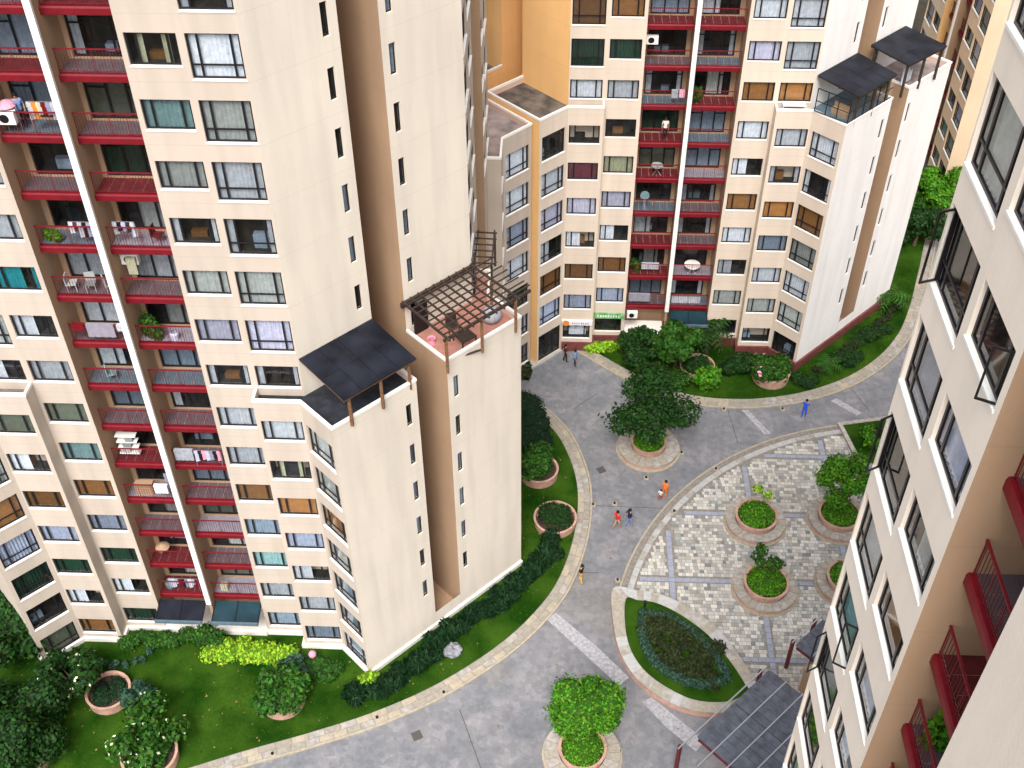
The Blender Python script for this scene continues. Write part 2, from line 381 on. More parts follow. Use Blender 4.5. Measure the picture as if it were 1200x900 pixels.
def M2(p): return (15.77 - p[1], 15.77 - p[0])        # mirror of the plan about its diagonal axis
def MX(p): return (-p[0], p[1])
DEF = 'wsnpkmuqts'
TOPZ = 20.7
def isflip(A):
    o, a, b = A((0, 0)), A((1, 0)), A((0, 1)); return (a[0] - o[0]) * (b[1] - o[1]) - (a[1] - o[1]) * (b[0] - o[0]) < 0
def rnd(): return random.choice(DEF)
def tower(label, loc, rz, codes, kmax, top=46.5, zlow=-.3, low=True, facadeB=False, left_wing=True, wallmat='plaster_diag_lit', facmat='plaster_cream', diagL='plaster_cream', kmin=0,
          wide_pier=0, bdz=-.12, slit_k=range(0, 15), plinth='white_paint', sashes={}, doorcodes=''):
    T = thing('apartment_tower', label, 'apartment building', loc, rz, 'apartment towers around the court')
    def z(k): return .8 + PITCH * k
    mf = MB(); mw = MB(); mt = MB(); mo = MB()
    def code(col, k):
        s = codes.get(col, ''); return s[k] if k < len(s) and s[k] != '.' else rnd()
    # front facade
    def facade(A, colset, ks, tag_):
        """A maps local facade coords to plan; colset of (x0, width, tall?)"""
        pts = {}
        for side in (-1, 1):
            a, b = (3.15, 7.97) if side > 0 else (-7.97, -3.15)
            P0, P1 = A((a, 0)), A((b, 0)); fl = isflip(A)
            if fl: P0, P1 = P1, P0
            ops = []; wins = []
            for k in ks:
                for ci in (1, 2):
                    nm = '%s%s%d' % (tag_, 'R' if side > 0 else 'L', ci)
                    if nm not in colset: continue
                    if ci == 2 and k <= 6 and low: continue
                    xa, w = (3.38, 2.05) if ci == 1 else (5.76, 2.12)
                    tall = ci == 2 and (k >= 8 or not low)
                    h = 1.95 if tall else 1.4; zz = z(k) - (.55 if tall else 0)
                    u0 = (xa - 3.15) if side > 0 else (7.97 - xa - w)
                    if fl: u0 = 4.82 - u0 - w
                    ops.append((u0, u0 + w, zz, zz + h)); wins.append((u0, zz, w, h, 'tall' if tall else 'wide', nm, k))
            d = wall(mf, P0, P1, zlow, top, ops)
            for (u0, zz, w, h, st, nm, k) in wins:
                window(T, P0, d, u0, zz, w, h, st, code(nm, k), sashes.get((nm, k)))
    facade(lambda p: p, codes.get('cols', ('AR1', 'AR2', 'AL1', 'AL2')), range(kmin, kmax + 1), 'A')
    I = lambda p: p
    # recess with balconies
    def recess(A, ks, doors=True, tag_='A'):
        fl = isflip(A)
        def seg(mb, a, b, ops=()):
            P0, P1 = A(a), A(b)
            if fl: P0, P1 = P1, P0
            return P0, wall(mb, P0, P1, zlow, top, list(ops))
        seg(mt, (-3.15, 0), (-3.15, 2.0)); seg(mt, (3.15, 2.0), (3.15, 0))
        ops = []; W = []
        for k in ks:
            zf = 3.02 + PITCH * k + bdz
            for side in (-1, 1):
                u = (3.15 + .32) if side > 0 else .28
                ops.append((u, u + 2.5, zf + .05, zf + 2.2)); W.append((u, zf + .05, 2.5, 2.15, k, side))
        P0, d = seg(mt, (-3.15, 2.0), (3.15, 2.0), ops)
        if doors:
            for i, (u, zz, w, h, k, side) in enumerate(W):
                s = doorcodes; c = s[i % len(s)] if s else random.choice('kdnqmdngddkew')
                window(T, P0, d, u, zz, w, h, 'door', c)
    recess(I, range(max(kmin - 1, 0), kmax + 1))
    for k in range(max(kmin - 1, 0), kmax + 1):
        zf = 3.02 + PITCH * k + bdz
        for side in (-1, 1):
            xa, xb = (.10, 3.15) if side > 0 else (-3.15, -.10)
            if side > 0 and wide_pier: continue
            def _slab():
                mb = MB(); mb.box(xa, .69, -.28, xb, 2.0, -.02); return mb.mesh('balcony_slab', 'plaster_cream')
            sl = put('balcony_slab', wmesh(('slab', side), _slab), T, (0, 0, zf))
            def _fas():
                mb = MB(); pr = [(.36, -.33), (.30, -.33), (.26, -.30), (.26, -.04), (.30, .03), (.46, .03), (.46, -.015), (.36, -.015)]
                pr = [(y + .33, z) for y, z in pr]
                for (y0, z0), (y1, z1) in zip(pr, pr[1:]): mb.face([(xa + .004, y0, z0), (xb - .004, y0, z0), (xb - .004, y1, z1), (xa + .004, y1, z1)])
                for x in (xa + .004, xb - .004): mb.face([(x, a, b) for a, b in pr])
                return mb.mesh('fascia', 'red_paint')
            put('fascia', wmesh(('fas', side), _fas), sl)
            def _til():
                ms = []
                for t in ('floor_tile', 'floor_pale', 'floor_blue', 'red_dull'):
                    mb = MB(); nx, ny = 6, 3; w = (xb - xa) / nx
                    for i in range(nx):
                        for j in range(ny): mb.box(xa + i * w + .01, .81 + j * .39 + .01, -.02, xa + (i + 1) * w - .01, .81 + (j + 1) * .39, 0)
                    ms.append(mb.mesh('floor_tiles', t))
                return ms
            tl = wmesh(('til', side), _til)
            stuff(put('floor_tiles', random.choice([tl[0], tl[0], tl[1], tl[2], tl[3]]), sl))
            def _rail():
                mb = MB(); y = .71
                mb.bar((xa + .02, y, 1.08), (xb - .02, y, 1.08), .06, .045); mb.bar((xa + .02, y, .12), (xb - .02, y, .12), .025)
                for i in range(5):
                    x = xa + .05 + (xb - xa - .1) * i / 4; mb.bar((x, y, .03), (x, y, 1.05), .024)
                return mb.mesh('railing', 'red_rail')
            rl = put('railing', wmesh(('rail', side), _rail), T, (0, 0, zf))
            def _bal():
                mb = MB(); y = .71; n = int((xb - xa) / .13)
                for i in range(1, n): x = xa + (xb - xa) * i / n; mb.bar((x, y, .14), (x, y, 1.05), .014)
                return mb.mesh('balusters', 'red_dull')
            stuff(put('balusters', wmesh(('bal', side), _bal), rl))
    mb = MB(); zb = max(zlow, 2.9 if kmin == 0 else zlow)
    mb.box(-.15, -.10, zb, .15 if wide_pier == 0 else wide_pier, .06 if wide_pier == 0 else .22, top - .01); mb.build('pilaster', 'white_paint' if wide_pier == 0 else facmat, T)
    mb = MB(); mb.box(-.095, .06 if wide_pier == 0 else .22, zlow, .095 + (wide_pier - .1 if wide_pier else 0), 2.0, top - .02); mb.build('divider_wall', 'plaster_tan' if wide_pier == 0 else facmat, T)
    # diagonal walls of the tower
    def diag(A, mb, grm, slits, ztop=top, rim=True, wingL=False, name=''):
        fl = isflip(A)
        def seg(m, a, b, z0, z1, ops=()):
            P0, P1 = A(a), A(b); o2 = list(ops)
            if fl:
                L = math.hypot(P1[0] - P0[0], P1[1] - P0[1]); P0, P1 = P1, P0; o2 = [(L - o[1], L - o[0], o[2], o[3]) for o in ops]
            d = wall(m, P0, P1, z0, z1, o2, depth=.22)
            for o in o2: window(T, P0, d, o[0], o[2], o[1] - o[0], o[3] - o[2], 'slit', 'd' if random.random() < .5 else 'n')
        sz = lambda k: z(k) - .02
        so = [(3.66, 4.02, sz(k), sz(k) + 1.5) for k in slits if k >= 7 or not low] if slits else []
        seg(mb, (7.97, 0), (11.12, 3.15), zlow, ztop, so)
        so = [(.38, .74, sz(k), sz(k) + 1.5) for k in slits if k >= 7 or not low] if slits else []
        seg(mb, (12.57, 4.6), (15.77, 7.8), zlow, ztop, so)
        # groove, its shade put into the tan wall colour
        seg(grm, (11.12, 3.15), (8.6, 5.67), zlow, ztop); seg(grm, (10.05, 7.12), (12.57, 4.6), zlow, ztop); seg(grm, (8.6, 5.67), (10.05, 7.12), zlow, ztop)
        if low:
            rimt = TOPZ
            so = [(4.36, 4.72, sz(k) - .05, sz(k) + 1.45) for k in slits if k <= 6] if slits else []
            seg(mb, (9.8, -2.7), (13.44, .9), zlow, rimt, so)
            so = [(.38, .74, sz(k) - .05, sz(k) + 1.45) for k in slits if k <= 6] if slits else []
            seg(mb, (14.84, 2.33), (18.47, 5.97), zlow, rimt, so)
            seg(grm, (13.44, .9), (11.12, 3.15), zlow, rimt); seg(grm, (12.57, 4.6), (14.84, 2.33), zlow, rimt)
            seg(mb, (13.44, .9), (14.84, 2.33), zlow, 1.45)
            g = [A(p) for p in ((13.44, .9), (14.84, 2.33), (12.57, 4.6), (10.05, 7.12), (8.6, 5.67))]
            grm.face([(p[0], p[1], .22) for p in g])
    diag(I, mw, mt, slit_k)
    # bump with its chamfer
    def bump(A, tag_, doit=True, chmat=mf, bumpk=range(0, 7), flip=False, ent=False, chk=True):
        def seg(m, a, b, ops=(), wins=()):
            P0, P1 = A(a), A(b); o2 = list(ops)
            if flip:
                L = math.hypot(P1[0] - P0[0], P1[1] - P0[1]); P0, P1 = P1, P0; o2 = [(L - o[1], L - o[0], o[2], o[3]) for o in ops]
            d = wall(m, P0, P1, zlow, TOPZ, o2)
            for o, wd in zip(o2, wins): window(T, P0, d, o[0], o[2], o[1] - o[0], o[3] - o[2], wd[0], wd[1])
        seg(mf, (5.6, 0), (5.6, -.9))
        ops = [(.22, 2.28, z(k), z(k) + 1.4) for k in bumpk]
        seg(mf, (5.6, -.9), (7.95, -.9), ops, [('wide', code(tag_ + '2', k)) for k in bumpk])
        ks = [k for k in bumpk if not (ent and k == 0)]
        ops = [(.24, 2.34, z(k) - .5, z(k) + 1.38) for k in ks]; wd = [('cham', code(tag_ + 'C', k)) for k in ks]
        if ent: ops.append((.15, 2.43, -.28, 2.25)); wd.append(('door', 'd'))
        seg(chmat, (7.95, -.9), (9.8, -2.7), ops, wd)
    if low:
        bump(I, 'AR')
    # left side: mirrored in x
    ent = codes.get('entrance', False)
    mleft = MB()
    if left_wing:
        diag(MX, mleft, mt if diagL != 'plaster_orange_and_bounce' else mleft, [])
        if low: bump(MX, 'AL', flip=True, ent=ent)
    if mleft.f: mleft.build('wall', diagL, T, label='diagonal wall with warm bounce light painted in orange, deep groove' if diagL == 'plaster_orange_and_bounce' else None)
    # second facade round the corner
    if facadeB:
        facade(M2, ('BR1', 'BR2', 'BL1', 'BL2'), range(7, kmax + 1), 'B')
        recess(M2, range(6, kmax + 1))
        A = lambda p: M2(MX(p))
        def bumpB():
            def seg(a, b, ops=(), wins=()):
                P0, P1 = A(a), A(b); d = wall(mf, P0, P1, zlow, TOPZ, list(ops))
                for o, wd in zip(ops, wins): window(T, P0, d, o[0], o[2], o[1] - o[0], o[3] - o[2], wd[0], wd[1])
            seg((5.6, 0), (5.6, -.9)); seg((5.6, -.9), (7.95, -.9), [(.22, 2.28, z(k), z(k) + 1.4) for k in range(7)], [('wide', rnd()) for k in range(7)])
            cs = 'nwgwuww'
            seg((7.95, -.9), (9.8, -2.7), [(.24, 2.34, z(k) - .5, z(k) + 1.38) for k in range(7)], [('cham', cs[k]) for k in range(7)])
            seg((9.8, -2.7), (13.44, .9))
        bumpB()
        bz = MB()
        wall(bz, M2((-7.97, 0)), (7.97, 31.5), zlow, top, []); wall(bz, (7.97, 31.5), (-15.77, 31.5), zlow, top, []); wall(bz, (-15.77, 31.5), (-15.77, 7.8), zlow, top, [])
        bz.build('wall', 'plaster_cream', T)
    else:
        bz = MB(); P = [(15.77, 7.8), (15.77, 23.74), (7.97, 31.5), (-15.77, 31.5), (-15.77, 7.8)]
        for a, b in zip(P, P[1:]): wall(bz, a, b, zlow, top, [])
        bz.build('wall', facmat, T)
    mf.build('wall', facmat, T); mw.build('wall', wallmat, T); mt.build('wall', 'plaster_orange_and_bounce' if facmat == 'plaster_peach' else 'plaster_tan', T)
    # roof
    mb = MB(); P = [(-7.97, 0), (-3.15, 0), (-3.15, 2.0), (3.15, 2.0), (3.15, 0), (7.97, 0), (15.77, 7.8), (15.77, 23.74), (7.97, 31.5), (-15.77, 31.5), (-15.77, 7.8)]
    mb.prism(P, top, top + .3); mb.build('roof', 'roof_greyfelt', T)
    if low:
        parts = [([(5.6, 0), (5.6, -.9), (7.95, -.9), (9.8, -2.7), (13.44, .9), (11.12, 3.15)], [(7.97, 0)]),
                 ([(12.57, 4.6), (14.84, 2.33), (18.47, 5.97), (16.67, 7.82), (16.67, 9.92), (15.77, 9.92)], [(15.77, 7.8)])]
        allp = [(I, False, 0), (I, False, 1)]
        if left_wing: allp += [(MX, True, 0), (MX, True, 1)]
        if facadeB: allp += [(lambda p: M2(MX(p)), False, 0)]
        fl = codes.get('floors', ['floor_dark', 'floor_terracotta', 'roof_dirty', 'roof_dirty', 'roof_greyfelt'])
        for i, (A, flip, pi) in enumerate(allp):
            rim, rest = parts[pi]; rp = [A(p) for p in rim]; re = [A(p) for p in rest]
            if flip: rp = rp[::-1]
            inn = offs(rp, .11); out = offs(rp, -.03)
            mb = MB(); ribbon(mb, out, inn, TOPZ - .06, TOPZ + .10); mb.build('parapet_cap', 'white_paint', T)
            mb = MB(); ribbon(mb, offs(rp, .012), offs(rp, .10), TOPZ - .6, TOPZ - .06); mb.build('parapet', 'plaster_pink', T)
            mb = MB(); mb.face([(p[0], p[1], TOPZ - .42) for p in rp + re]); mb.build('terrace_floor', fl[i], T)
            if pi == 1 and not flip and i == 1:   # wing body side
                mb = MB()
                for a, b in (((18.47, 5.97), (16.67, 7.82)), ((16.67, 7.82), (16.67, 9.92)), ((16.67, 9.92), (15.77, 9.92))): wall(mb, a, b, zlow, TOPZ, [])
                mb.build('wall', 'plaster_cream', T)
        # plinth
        base = [(3.15, 0), (5.6, 0), (5.6, -.9), (7.95, -.9), (9.8, -2.7), (18.47, 5.97)]
        mb = MB(); ribbon(mb, offs(base, -.16), offs(base, -.005), zlow, .42); mb.build('plinth', plinth, T)
        base = [(-18.47, 5.97), (-9.8, -2.7), (-7.95, -.9), (-5.6, -.9), (-5.6, 0), (-3.15, 0)]
        if ent: base = base[2:]
        mb = MB(); ribbon(mb, offs(base, -.16), offs(base, -.005), zlow, .42); mb.build('plinth', plinth, T)
    return T


towerL = tower('cream tower on the left with a blue canopy terrace and a pergola terrace', (-20.17, 41.2, 0), 0,
    {'AR1': 'nwtnowwkpskstGyk', 'AR2': 'nwmuoGwkpskwswkw', 'ARC': 'nnnsoss', 'AL1': 'gmguatewmTwkwswk'.replace('a', 'b'), 'AL2': 'omgubmemswkwswkw', 'ALC': 'edguoss'},
    15, facadeB=True, slit_k=range(1, 16))
towerF = tower('pale tower across the court with shop signs and orange side walls', (8.62, 69.15, 0.45), 0,
    {'AR1': 'dsmwomwopwww', 'AR2': 'dswnokwowwww', 'ARC': 'dswsokw', 'AL1': 'dubmpydwgbkw', 'AL2': 'dubmprdwgbkw', 'ALC': '.ubmpwd', 'entrance': True,
     'floors': ['floor_blue', 'roof_greyfelt', 'roof_dirty', 'roof_dirty']},
    11, zlow=-.8, facmat='plaster_far_lit', wallmat='plaster_far_diag_lit', diagL='plaster_orange_and_bounce', slit_k=range(1, 12), plinth='brick_red')
towerR = tower('near tower on the right with open casement windows and bright red balcony rails', (7.9, 11.85, 1.55), -math.pi / 2,
    {'cols': ('AL1', 'AL2'), 'AL1': 'wswkmswwnqmwbqudwks', 'AL2': 'ksdswskwsdetwdudsws'}, 19, top=60.2, zlow=-2, low=False, kmin=5, wide_pier=3.1, bdz=-.85, facmat='plaster_near_lit', wallmat='plaster_near_lit', slit_k=[], plinth=None,
    sashes={('AL1', 15): (1, 65, .42), ('AL2', 15): (-1, 70, .42), ('AL2', 13): (-1, 60, .42), ('AL2', 11): (1, 60, .42), ('AL2', 10): (-1, 60, .42)})
towerO = tower('distant orange tower beyond the trees with narrow red recess and blank peach wall', (34.0, 96.5, -1), -math.pi / 2,
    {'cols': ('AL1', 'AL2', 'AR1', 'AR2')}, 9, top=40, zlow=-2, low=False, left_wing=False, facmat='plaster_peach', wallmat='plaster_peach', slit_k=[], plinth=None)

# ------------------------------------------------------------------ ground, road, lawns, kerbs, plaza
TERR = [(-400, -300), (400, -300), (400, 700), (-400, 700)]
mb = MB(); mb.face([(x, y, -.06) for x, y in TERR]); struct(mb.build('ground', 'earth'))
mb = MB(); mb.face([(-45, 8, 0), (45, 8, 0), (45, 108, 0), (-45, 108, 0)]); struct(mb.build('road', 'road'))
def joint(a, b, w=.05):
    a = Vector(a); b = Vector(b); d = (b - a).normalized(); n = Vector((-d.y, d.x)) * w / 2
    mb = MB(); mb.face([(*(a + n), .004), (*(a - n), .004), (*(b - n), .004), (*(b + n), .004)])
    return mb
for a, b in (((2.9, 52.3), (8.6, 52.2)), ((13.4, 58.6), (13.0, 62.0)), ((22.3, 65.0), (23.4, 62.2)), ((1.6, 61.6), (3.3, 63.3)), ((-4.9, 36.4), (-3.3, 32.4)), ((3.3, 46.6), (1.9, 46.6))):
    struct(joint(a, b).build('road_joint', 'joint_dark'))
def patch(name, pts, m, z=.004):
    mb = MB(); mb.face([(x, y, z) for x, y in pts]); return struct(mb.build(name, m))
patch('pale_strip', [(-.1, 43.0), (.6, 43.4), (3.1, 41.0), (5.0, 38.9), (4.4, 38.3), (2.2, 40.6)], 'pale_wash')
patch('pale_strip', [(5.7, 37.3), (6.3, 37.6), (9.2, 34.9), (8.6, 34.2), (7.0, 35.7)], 'pale_wash')
patch('pale_strip', [(14.0, 62.0), (14.5, 62.0), (15.9, 59.6), (15.4, 59.5)], 'pale_wash')
patch('pale_strip', [(20.7, 63.2), (21.2, 63.5), (22.8, 62.0), (22.4, 61.7)], 'pale_wash')
patch('darker_paving_bay', [(1.9, 46.3), (5.0, 46.2), (4.1, 41.5), (.8, 43.7)], 'road_dark', .003)

def kerb_band(path, z=.11, stones=True, name='kerb'):
    """path runs with the lawn on its left"""
    mb = MB(); ribbon(mb, path, offs(path, .13), -.02, z); k = struct(mb.build(name, 'kerb_cream'))
    mb = MB(); ribbon(mb, offs(path, .15), offs(path, .98), -.02, z - .035); bed = struct(mb.build(name + '_bed', 'grey_strip'))
    for a, b in ((.16, .54), (.56, .96)):
        fine = spline(path, .82 if a < .3 else .95)
        o1 = offs(fine, a); o2 = offs(fine, b)
        for i in range(len(fine) - 1):
            A0, A1, B1, B0 = [Vector(p) for p in (o1[i], o1[i + 1], o2[i + 1], o2[i])]
            g = .02; d = (A1 - A0); d = d.normalized() * g if d.length > 0 else d
            zt = z - .015 + random.uniform(-.008, .012)
            m2 = MB(); m2.prism([tuple(A0 + d), tuple(A1 - d), tuple(B1 - d), tuple(B0 + d)], z - .06, zt, bottom=False)
            m2.build('paving_stone', random.choice(['stone_pale', 'stone_pale', 'kerb_cream', 'stone_bench']), bed)
    return k
OUT1 = [(-60, 22), (-40, 25.4), (-24, 29.6), (-16.0, 32.5), (-12.6, 33.75), (-9.2, 35.2), (-5.6, 37.3), (-2.0, 40.3), (.5, 43.4), (1.9, 46.3), (2.8, 50.3), (2.85, 54.5), (1.8, 58.4), (.3, 60.9), (-2.0, 63.3)]
OUT1s = spline(OUT1, .6); kerb_band(OUT1s)
OUT2 = [(1.8, 68.1), (3.4, 66.7), (5.1, 65.3), (7.4, 63.6), (10.0, 62.5), (12.8, 62.1), (16.0, 62.3), (19.4, 63.2), (22.9, 65.0), (25.9, 67.6), (28.1, 70.6), (29.6, 73.8), (30.9, 77.3), (32.5, 82), (35, 90)]
OUT2s = spline(OUT2, .6); kerb_band(OUT2s)
L1 = offs(OUT1s, 1.0); L2 = offs(OUT2s, 1.0)
def lawn(pts):
    mb = MB(); mb.prism(pts, -.02, .10, bottom=False); return struct(mb.build('lawn', 'grass'))
lawn(L1 + [(-4.5, 63.6), (-60, 63.6)]); lawn(L2 + [(35, 104), (0, 104), (0, 72), (1.0, 68.9)])
mb = MB(); e1 = offs(OUT1s, .975); e2 = offs(OUT1s, 1.03); ribbon(mb, e1, e2, .0, .075); struct(mb.build('lawn_edge_gap', 'joint_dark'))
# entrance landing in front of the far tower
mb = MB(); mb.prism([(-2.4, 65.2), (-.6, 66.7), (.9, 68.2), (1.4, 70.2), (-1.5, 70.2), (-3.4, 67)], -.02, .14, bottom=False); struct(mb.build('entrance_step', 'stone_white'))

# plaza
PC = Vector((24.69, 40.18)); PR = 20.785
def arc(r, a0, a1, n, c=PC): return [(c.x + r * math.cos(R(a0 + (a1 - a0) * i / n)), c.y + r * math.sin(R(a0 + (a1 - a0) * i / n))) for i in range(n + 1)]
A0, A1 = 78.0, 172.5
mb = MB(); ribbon(mb, arc(PR, A0, A1, 70), arc(PR - .12, A0, A1, 70), -.02, .10); struct(mb.build('plaza_kerb', 'kerb_cream'))
mb = MB(); ribbon(mb, arc(PR - .12, A0, A1, 70), arc(PR - .50, A0, A1, 70), -.02, .05); struct(mb.build('plaza_gutter', 'grey_strip'))
ks = struct(put('plaza_edge_stones', None)); n = 46
for i in range(n):
    a, b = A0 + (A1 - A0) * i / n, A0 + (A1 - A0) * (i + 1) / n
    mb = MB(); mb.prism(arc(PR - .52, a, b - .06, 2) + arc(PR - .90, a, b - .06, 2)[::-1], 0, .125 + random.uniform(-.006, .006), bottom=False); mb.build('edge_stone', 'stone_white' if random.random() < .7 else 'stone_bench', ks)
inner = arc(PR - .9, A0, A1, 70)
PLZ = inner + [(5.2, 41.0), (12.4, 37.3), (15.5, 33.5), (30, 30), (30, 60)]
mb = MB(); mb.face([(x, y, .075) for x, y in PLZ]); struct(mb.build('plaza_bed', 'grey_strip'))
GX = [7.95 + 5.65 * i for i in range(0, 4)]; GY = [34.7, 40.35, 46.15, 51.8, 57.3]
def inplaza(x, y): return (x - PC.x) ** 2 + (y - PC.y) ** 2 < (PR - .93) ** 2 and x > 4 and (y - 37.3) > -(x - 12.4) * (1.22 if x > 12.4 else .52) and y > 33.5
def instrip(x, y): return min(abs(x - g) for g in GX) < .19 or min(abs(y - g) for g in GY) < .17
mat('tile_mosaic', (0.38, 0.37, 0.345), 0.8, island=0.36, scale=.5, col2=(0.47, 0.45, 0.405), bump=.1)
mat('tile_grey', (0.26, 0.275, 0.28), 0.8, island=0.3, var=.1, scale=4)
mat('tile_light', (0.53, 0.52, 0.48), 0.8, island=0.15, var=.08, scale=4)
mat('tile_blue', (0.29, 0.31, 0.385), 0.75, island=0.14, var=.1, scale=4)
mb = MB(); cell = .27
y = 30.0
while y < 61:
    x = 4.0 + random.uniform(0, .1)
    while x < 27:
        w = cell * random.choice([1, 1, 1, 1.5, .75]); h = cell
        if all(inplaza(px, py) and not instrip(px, py) for px, py in ((x + .02, y + .02), (x + w - .02, y + .02), (x + w - .02, y + h - .02), (x + .02, y + h - .02))):
            hh = .10 + random.uniform(-.006, .008); r = random.random()
            big = math.sin(x * 1.3 + y * .7) + math.sin(y * 1.1 - x * .5)
            mb.box(x + .012, y + .012, .06, x + w - .012, y + h - .012, hh, 0 if r < .72 - .05 * big else (1 if r < .82 else 2))
        x += w
    y += cell
stuff(mb.build('plaza_mosaic_tiles', ['tile_mosaic', 'tile_grey', 'tile_light']))
bs = struct(put('plaza_dividing_bands', None))
def band(x0, y0, x1, y1):
    if abs(x1 - x0) > abs(y1 - y0): n = int((x1 - x0) / .45); seg = [(x0 + (x1 - x0) * i / n, y0, x0 + (x1 - x0) * (i + 1) / n, y1) for i in range(n)]
    else: n = int((y1 - y0) / .45); seg = [(x0, y0 + (y1 - y0) * i / n, x1, y0 + (y1 - y0) * (i + 1) / n) for i in range(n)]
    for a, b, c, d in seg:
        if inplaza(a, b) and inplaza(c, d) and inplaza(a, d) and inplaza(c, b):
            m2 = MB(); m2.box(a + .01, b + .01, .06, c - .01, d - .01, .112 + random.uniform(-.003, .004)); m2.build('band_stone', 'tile_blue', bs)
for gx in GX:
    ys = [30] + GY + [61]
    for a, b in zip(ys, ys[1:]): band(gx - .17, a + (.17 if a > 30 else 0), gx + .17, b - (.17 if b < 61 else 0))
for gy in GY: band(5, gy - .16, 27, gy + .16)

# ------------------------------------------------------------------ foliage
def leaves(clumps, n, size, asp=1.6, droop=.0, shell=.55, seed=0, up=.4):
    """clumps: (cx,cy,cz,rx,ry,rz); returns verts, faces of n small folded leaves"""
    rg = np.random.default_rng(seed + 11)
    cl = np.array(clumps, float); vol = (cl[:, 3] * cl[:, 4] * cl[:, 5]) ** (2 / 3); p = vol / vol.sum()
    ix = rg.choice(len(cl), n, p=p); d = rg.normal(size=(n, 3)); d /= np.linalg.norm(d, axis=1)[:, None]
    rr = shell + (1 - shell) * rg.random(n) ** .7; rr *= 1 + .10 * rg.normal(size=n)
    P = cl[ix, :3] + d * rr[:, None] * cl[ix, 3:]
    nn = d + rg.normal(size=(n, 3)) * .55 + np.array([0, 0, up]); nn /= np.linalg.norm(nn, axis=1)[:, None]
    t = np.cross(nn, rg.normal(size=(n, 3))); t /= np.linalg.norm(t, axis=1)[:, None]; t[:, 2] -= droop; b = np.cross(nn, t)
    s = size * rg.uniform(.6, 1.35, n)[:, None]
    a0 = P - t * s * asp / 2; a1 = P + b * s / 2 - nn * s * .12; a2 = P + t * s * asp / 2; a3 = P - b * s / 2 - nn * s * .12
    V = np.stack([a0, a1, a2, a3], 1).reshape(-1, 3); i = np.arange(n) * 4
    F = np.concatenate([np.stack([i, i + 1, i + 2], 1), np.stack([i, i + 2, i + 3], 1)])
    return V, F
def mesh_np(name, V, F, m):
    me = bpy.data.meshes.new(name); V = np.asarray(V, np.float32); F = np.asarray(F, np.int32)
    me.vertices.add(len(V)); me.vertices.foreach_set('co', V.ravel())
    me.loops.add(F.size); me.loops.foreach_set('vertex_index', F.ravel())
    me.polygons.add(len(F)); me.polygons.foreach_set('loop_start', np.arange(0, F.size, F.shape[1], dtype=np.int32))
    me.materials.append(MATS[m]); me.update(); me.validate(); return me
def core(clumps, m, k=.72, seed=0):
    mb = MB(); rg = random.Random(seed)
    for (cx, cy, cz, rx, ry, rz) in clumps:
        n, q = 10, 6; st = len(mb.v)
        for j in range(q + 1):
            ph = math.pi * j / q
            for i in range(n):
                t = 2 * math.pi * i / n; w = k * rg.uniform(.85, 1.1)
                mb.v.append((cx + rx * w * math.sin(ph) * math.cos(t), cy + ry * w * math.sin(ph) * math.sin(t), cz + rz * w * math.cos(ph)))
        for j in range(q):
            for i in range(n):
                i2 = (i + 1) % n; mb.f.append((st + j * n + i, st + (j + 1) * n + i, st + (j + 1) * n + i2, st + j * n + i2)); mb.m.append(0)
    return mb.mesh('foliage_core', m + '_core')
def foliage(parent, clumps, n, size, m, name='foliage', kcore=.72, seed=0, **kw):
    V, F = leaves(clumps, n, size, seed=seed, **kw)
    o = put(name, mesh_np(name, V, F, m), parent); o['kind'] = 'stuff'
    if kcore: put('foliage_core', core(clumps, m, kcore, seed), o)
    return o
SEED = [100]
def tree(label, x, y, zg, H, cr, m='leaf_mid', n=5000, leaf=.16, nc=12, trunk=.12, flat=.75, kc=.55, group=None, extra=None, spread=1.0, name='tree', cat='tree'):
    SEED[0] += 1; rg = random.Random(SEED[0])
    T = thing(name, label, cat, (x, y, zg), 0, group)
    cz = H - cr * flat; cl = []
    for i in range(nc):
        a = rg.uniform(0, 6.28); r = cr * spread * rg.uniform(.15, .72) ** .7; s = cr * rg.uniform(.3, .5)
        cl.append((r * math.cos(a), r * math.sin(a), cz + rg.uniform(-.5, .55) * cr * flat, s, s, s * .75))
    mb = MB(); hx = rg.uniform(-.15, .15)
    mb.tube([(0, 0, -.1), (hx, hx * .5, cz * .4), (hx * .5, -hx, cz * .8)], [trunk * 1.3, trunk, trunk * .75], 8)
    for c in cl[:8]:
        mb.tube([(hx * .5, -hx, cz * .72), ((c[0] + hx) * .5, c[1] * .5, cz * .8 + (c[2] - cz) * .3), (c[0] * .9, c[1] * .9, c[2])], [trunk * .55, trunk * .35, trunk * .15], 6)
    mb.build('trunk', 'bark', T)
    foliage(T, cl, n, leaf, m, 'crown', kc, SEED[0])
    if extra: foliage(T, cl, extra[1], extra[2], extra[0], 'blossom', 0, SEED[0] + 5, shell=.95)
    return T
def bush(label, x, y, zg, rx, ry, h, m='leaf_mid', n=2500, leaf=.12, nc=9, name='bush', cat='bush', group=None, extra=None, parent=None, asp=1.6, up=.4, kc=.8):
    SEED[0] += 1; rg = random.Random(SEED[0])
    T = thing(name, label, cat, (x, y, zg), 0, group) if parent is None else parent
    cl = [(rx * .6 * rg.uniform(-1, 1), ry * .6 * rg.uniform(-1, 1), h * rg.uniform(.35, .55), rx * rg.uniform(.4, .6), ry * rg.uniform(.4, .6), h * rg.uniform(.4, .55)) for i in range(nc)]
    ox, oy, oz = (0, 0, 0) if parent is None else (x, y, zg)
    cl = [(a + ox, b + oy, c + oz, d, e, f) for a, b, c, d, e, f in cl]
    foliage(T, cl, n, leaf, m, 'foliage', kc, SEED[0], asp=asp, up=up)
    if extra: foliage(T, cl, extra[1], extra[2], extra[0], 'blossom', 0, SEED[0] + 5, shell=.95)
    return T
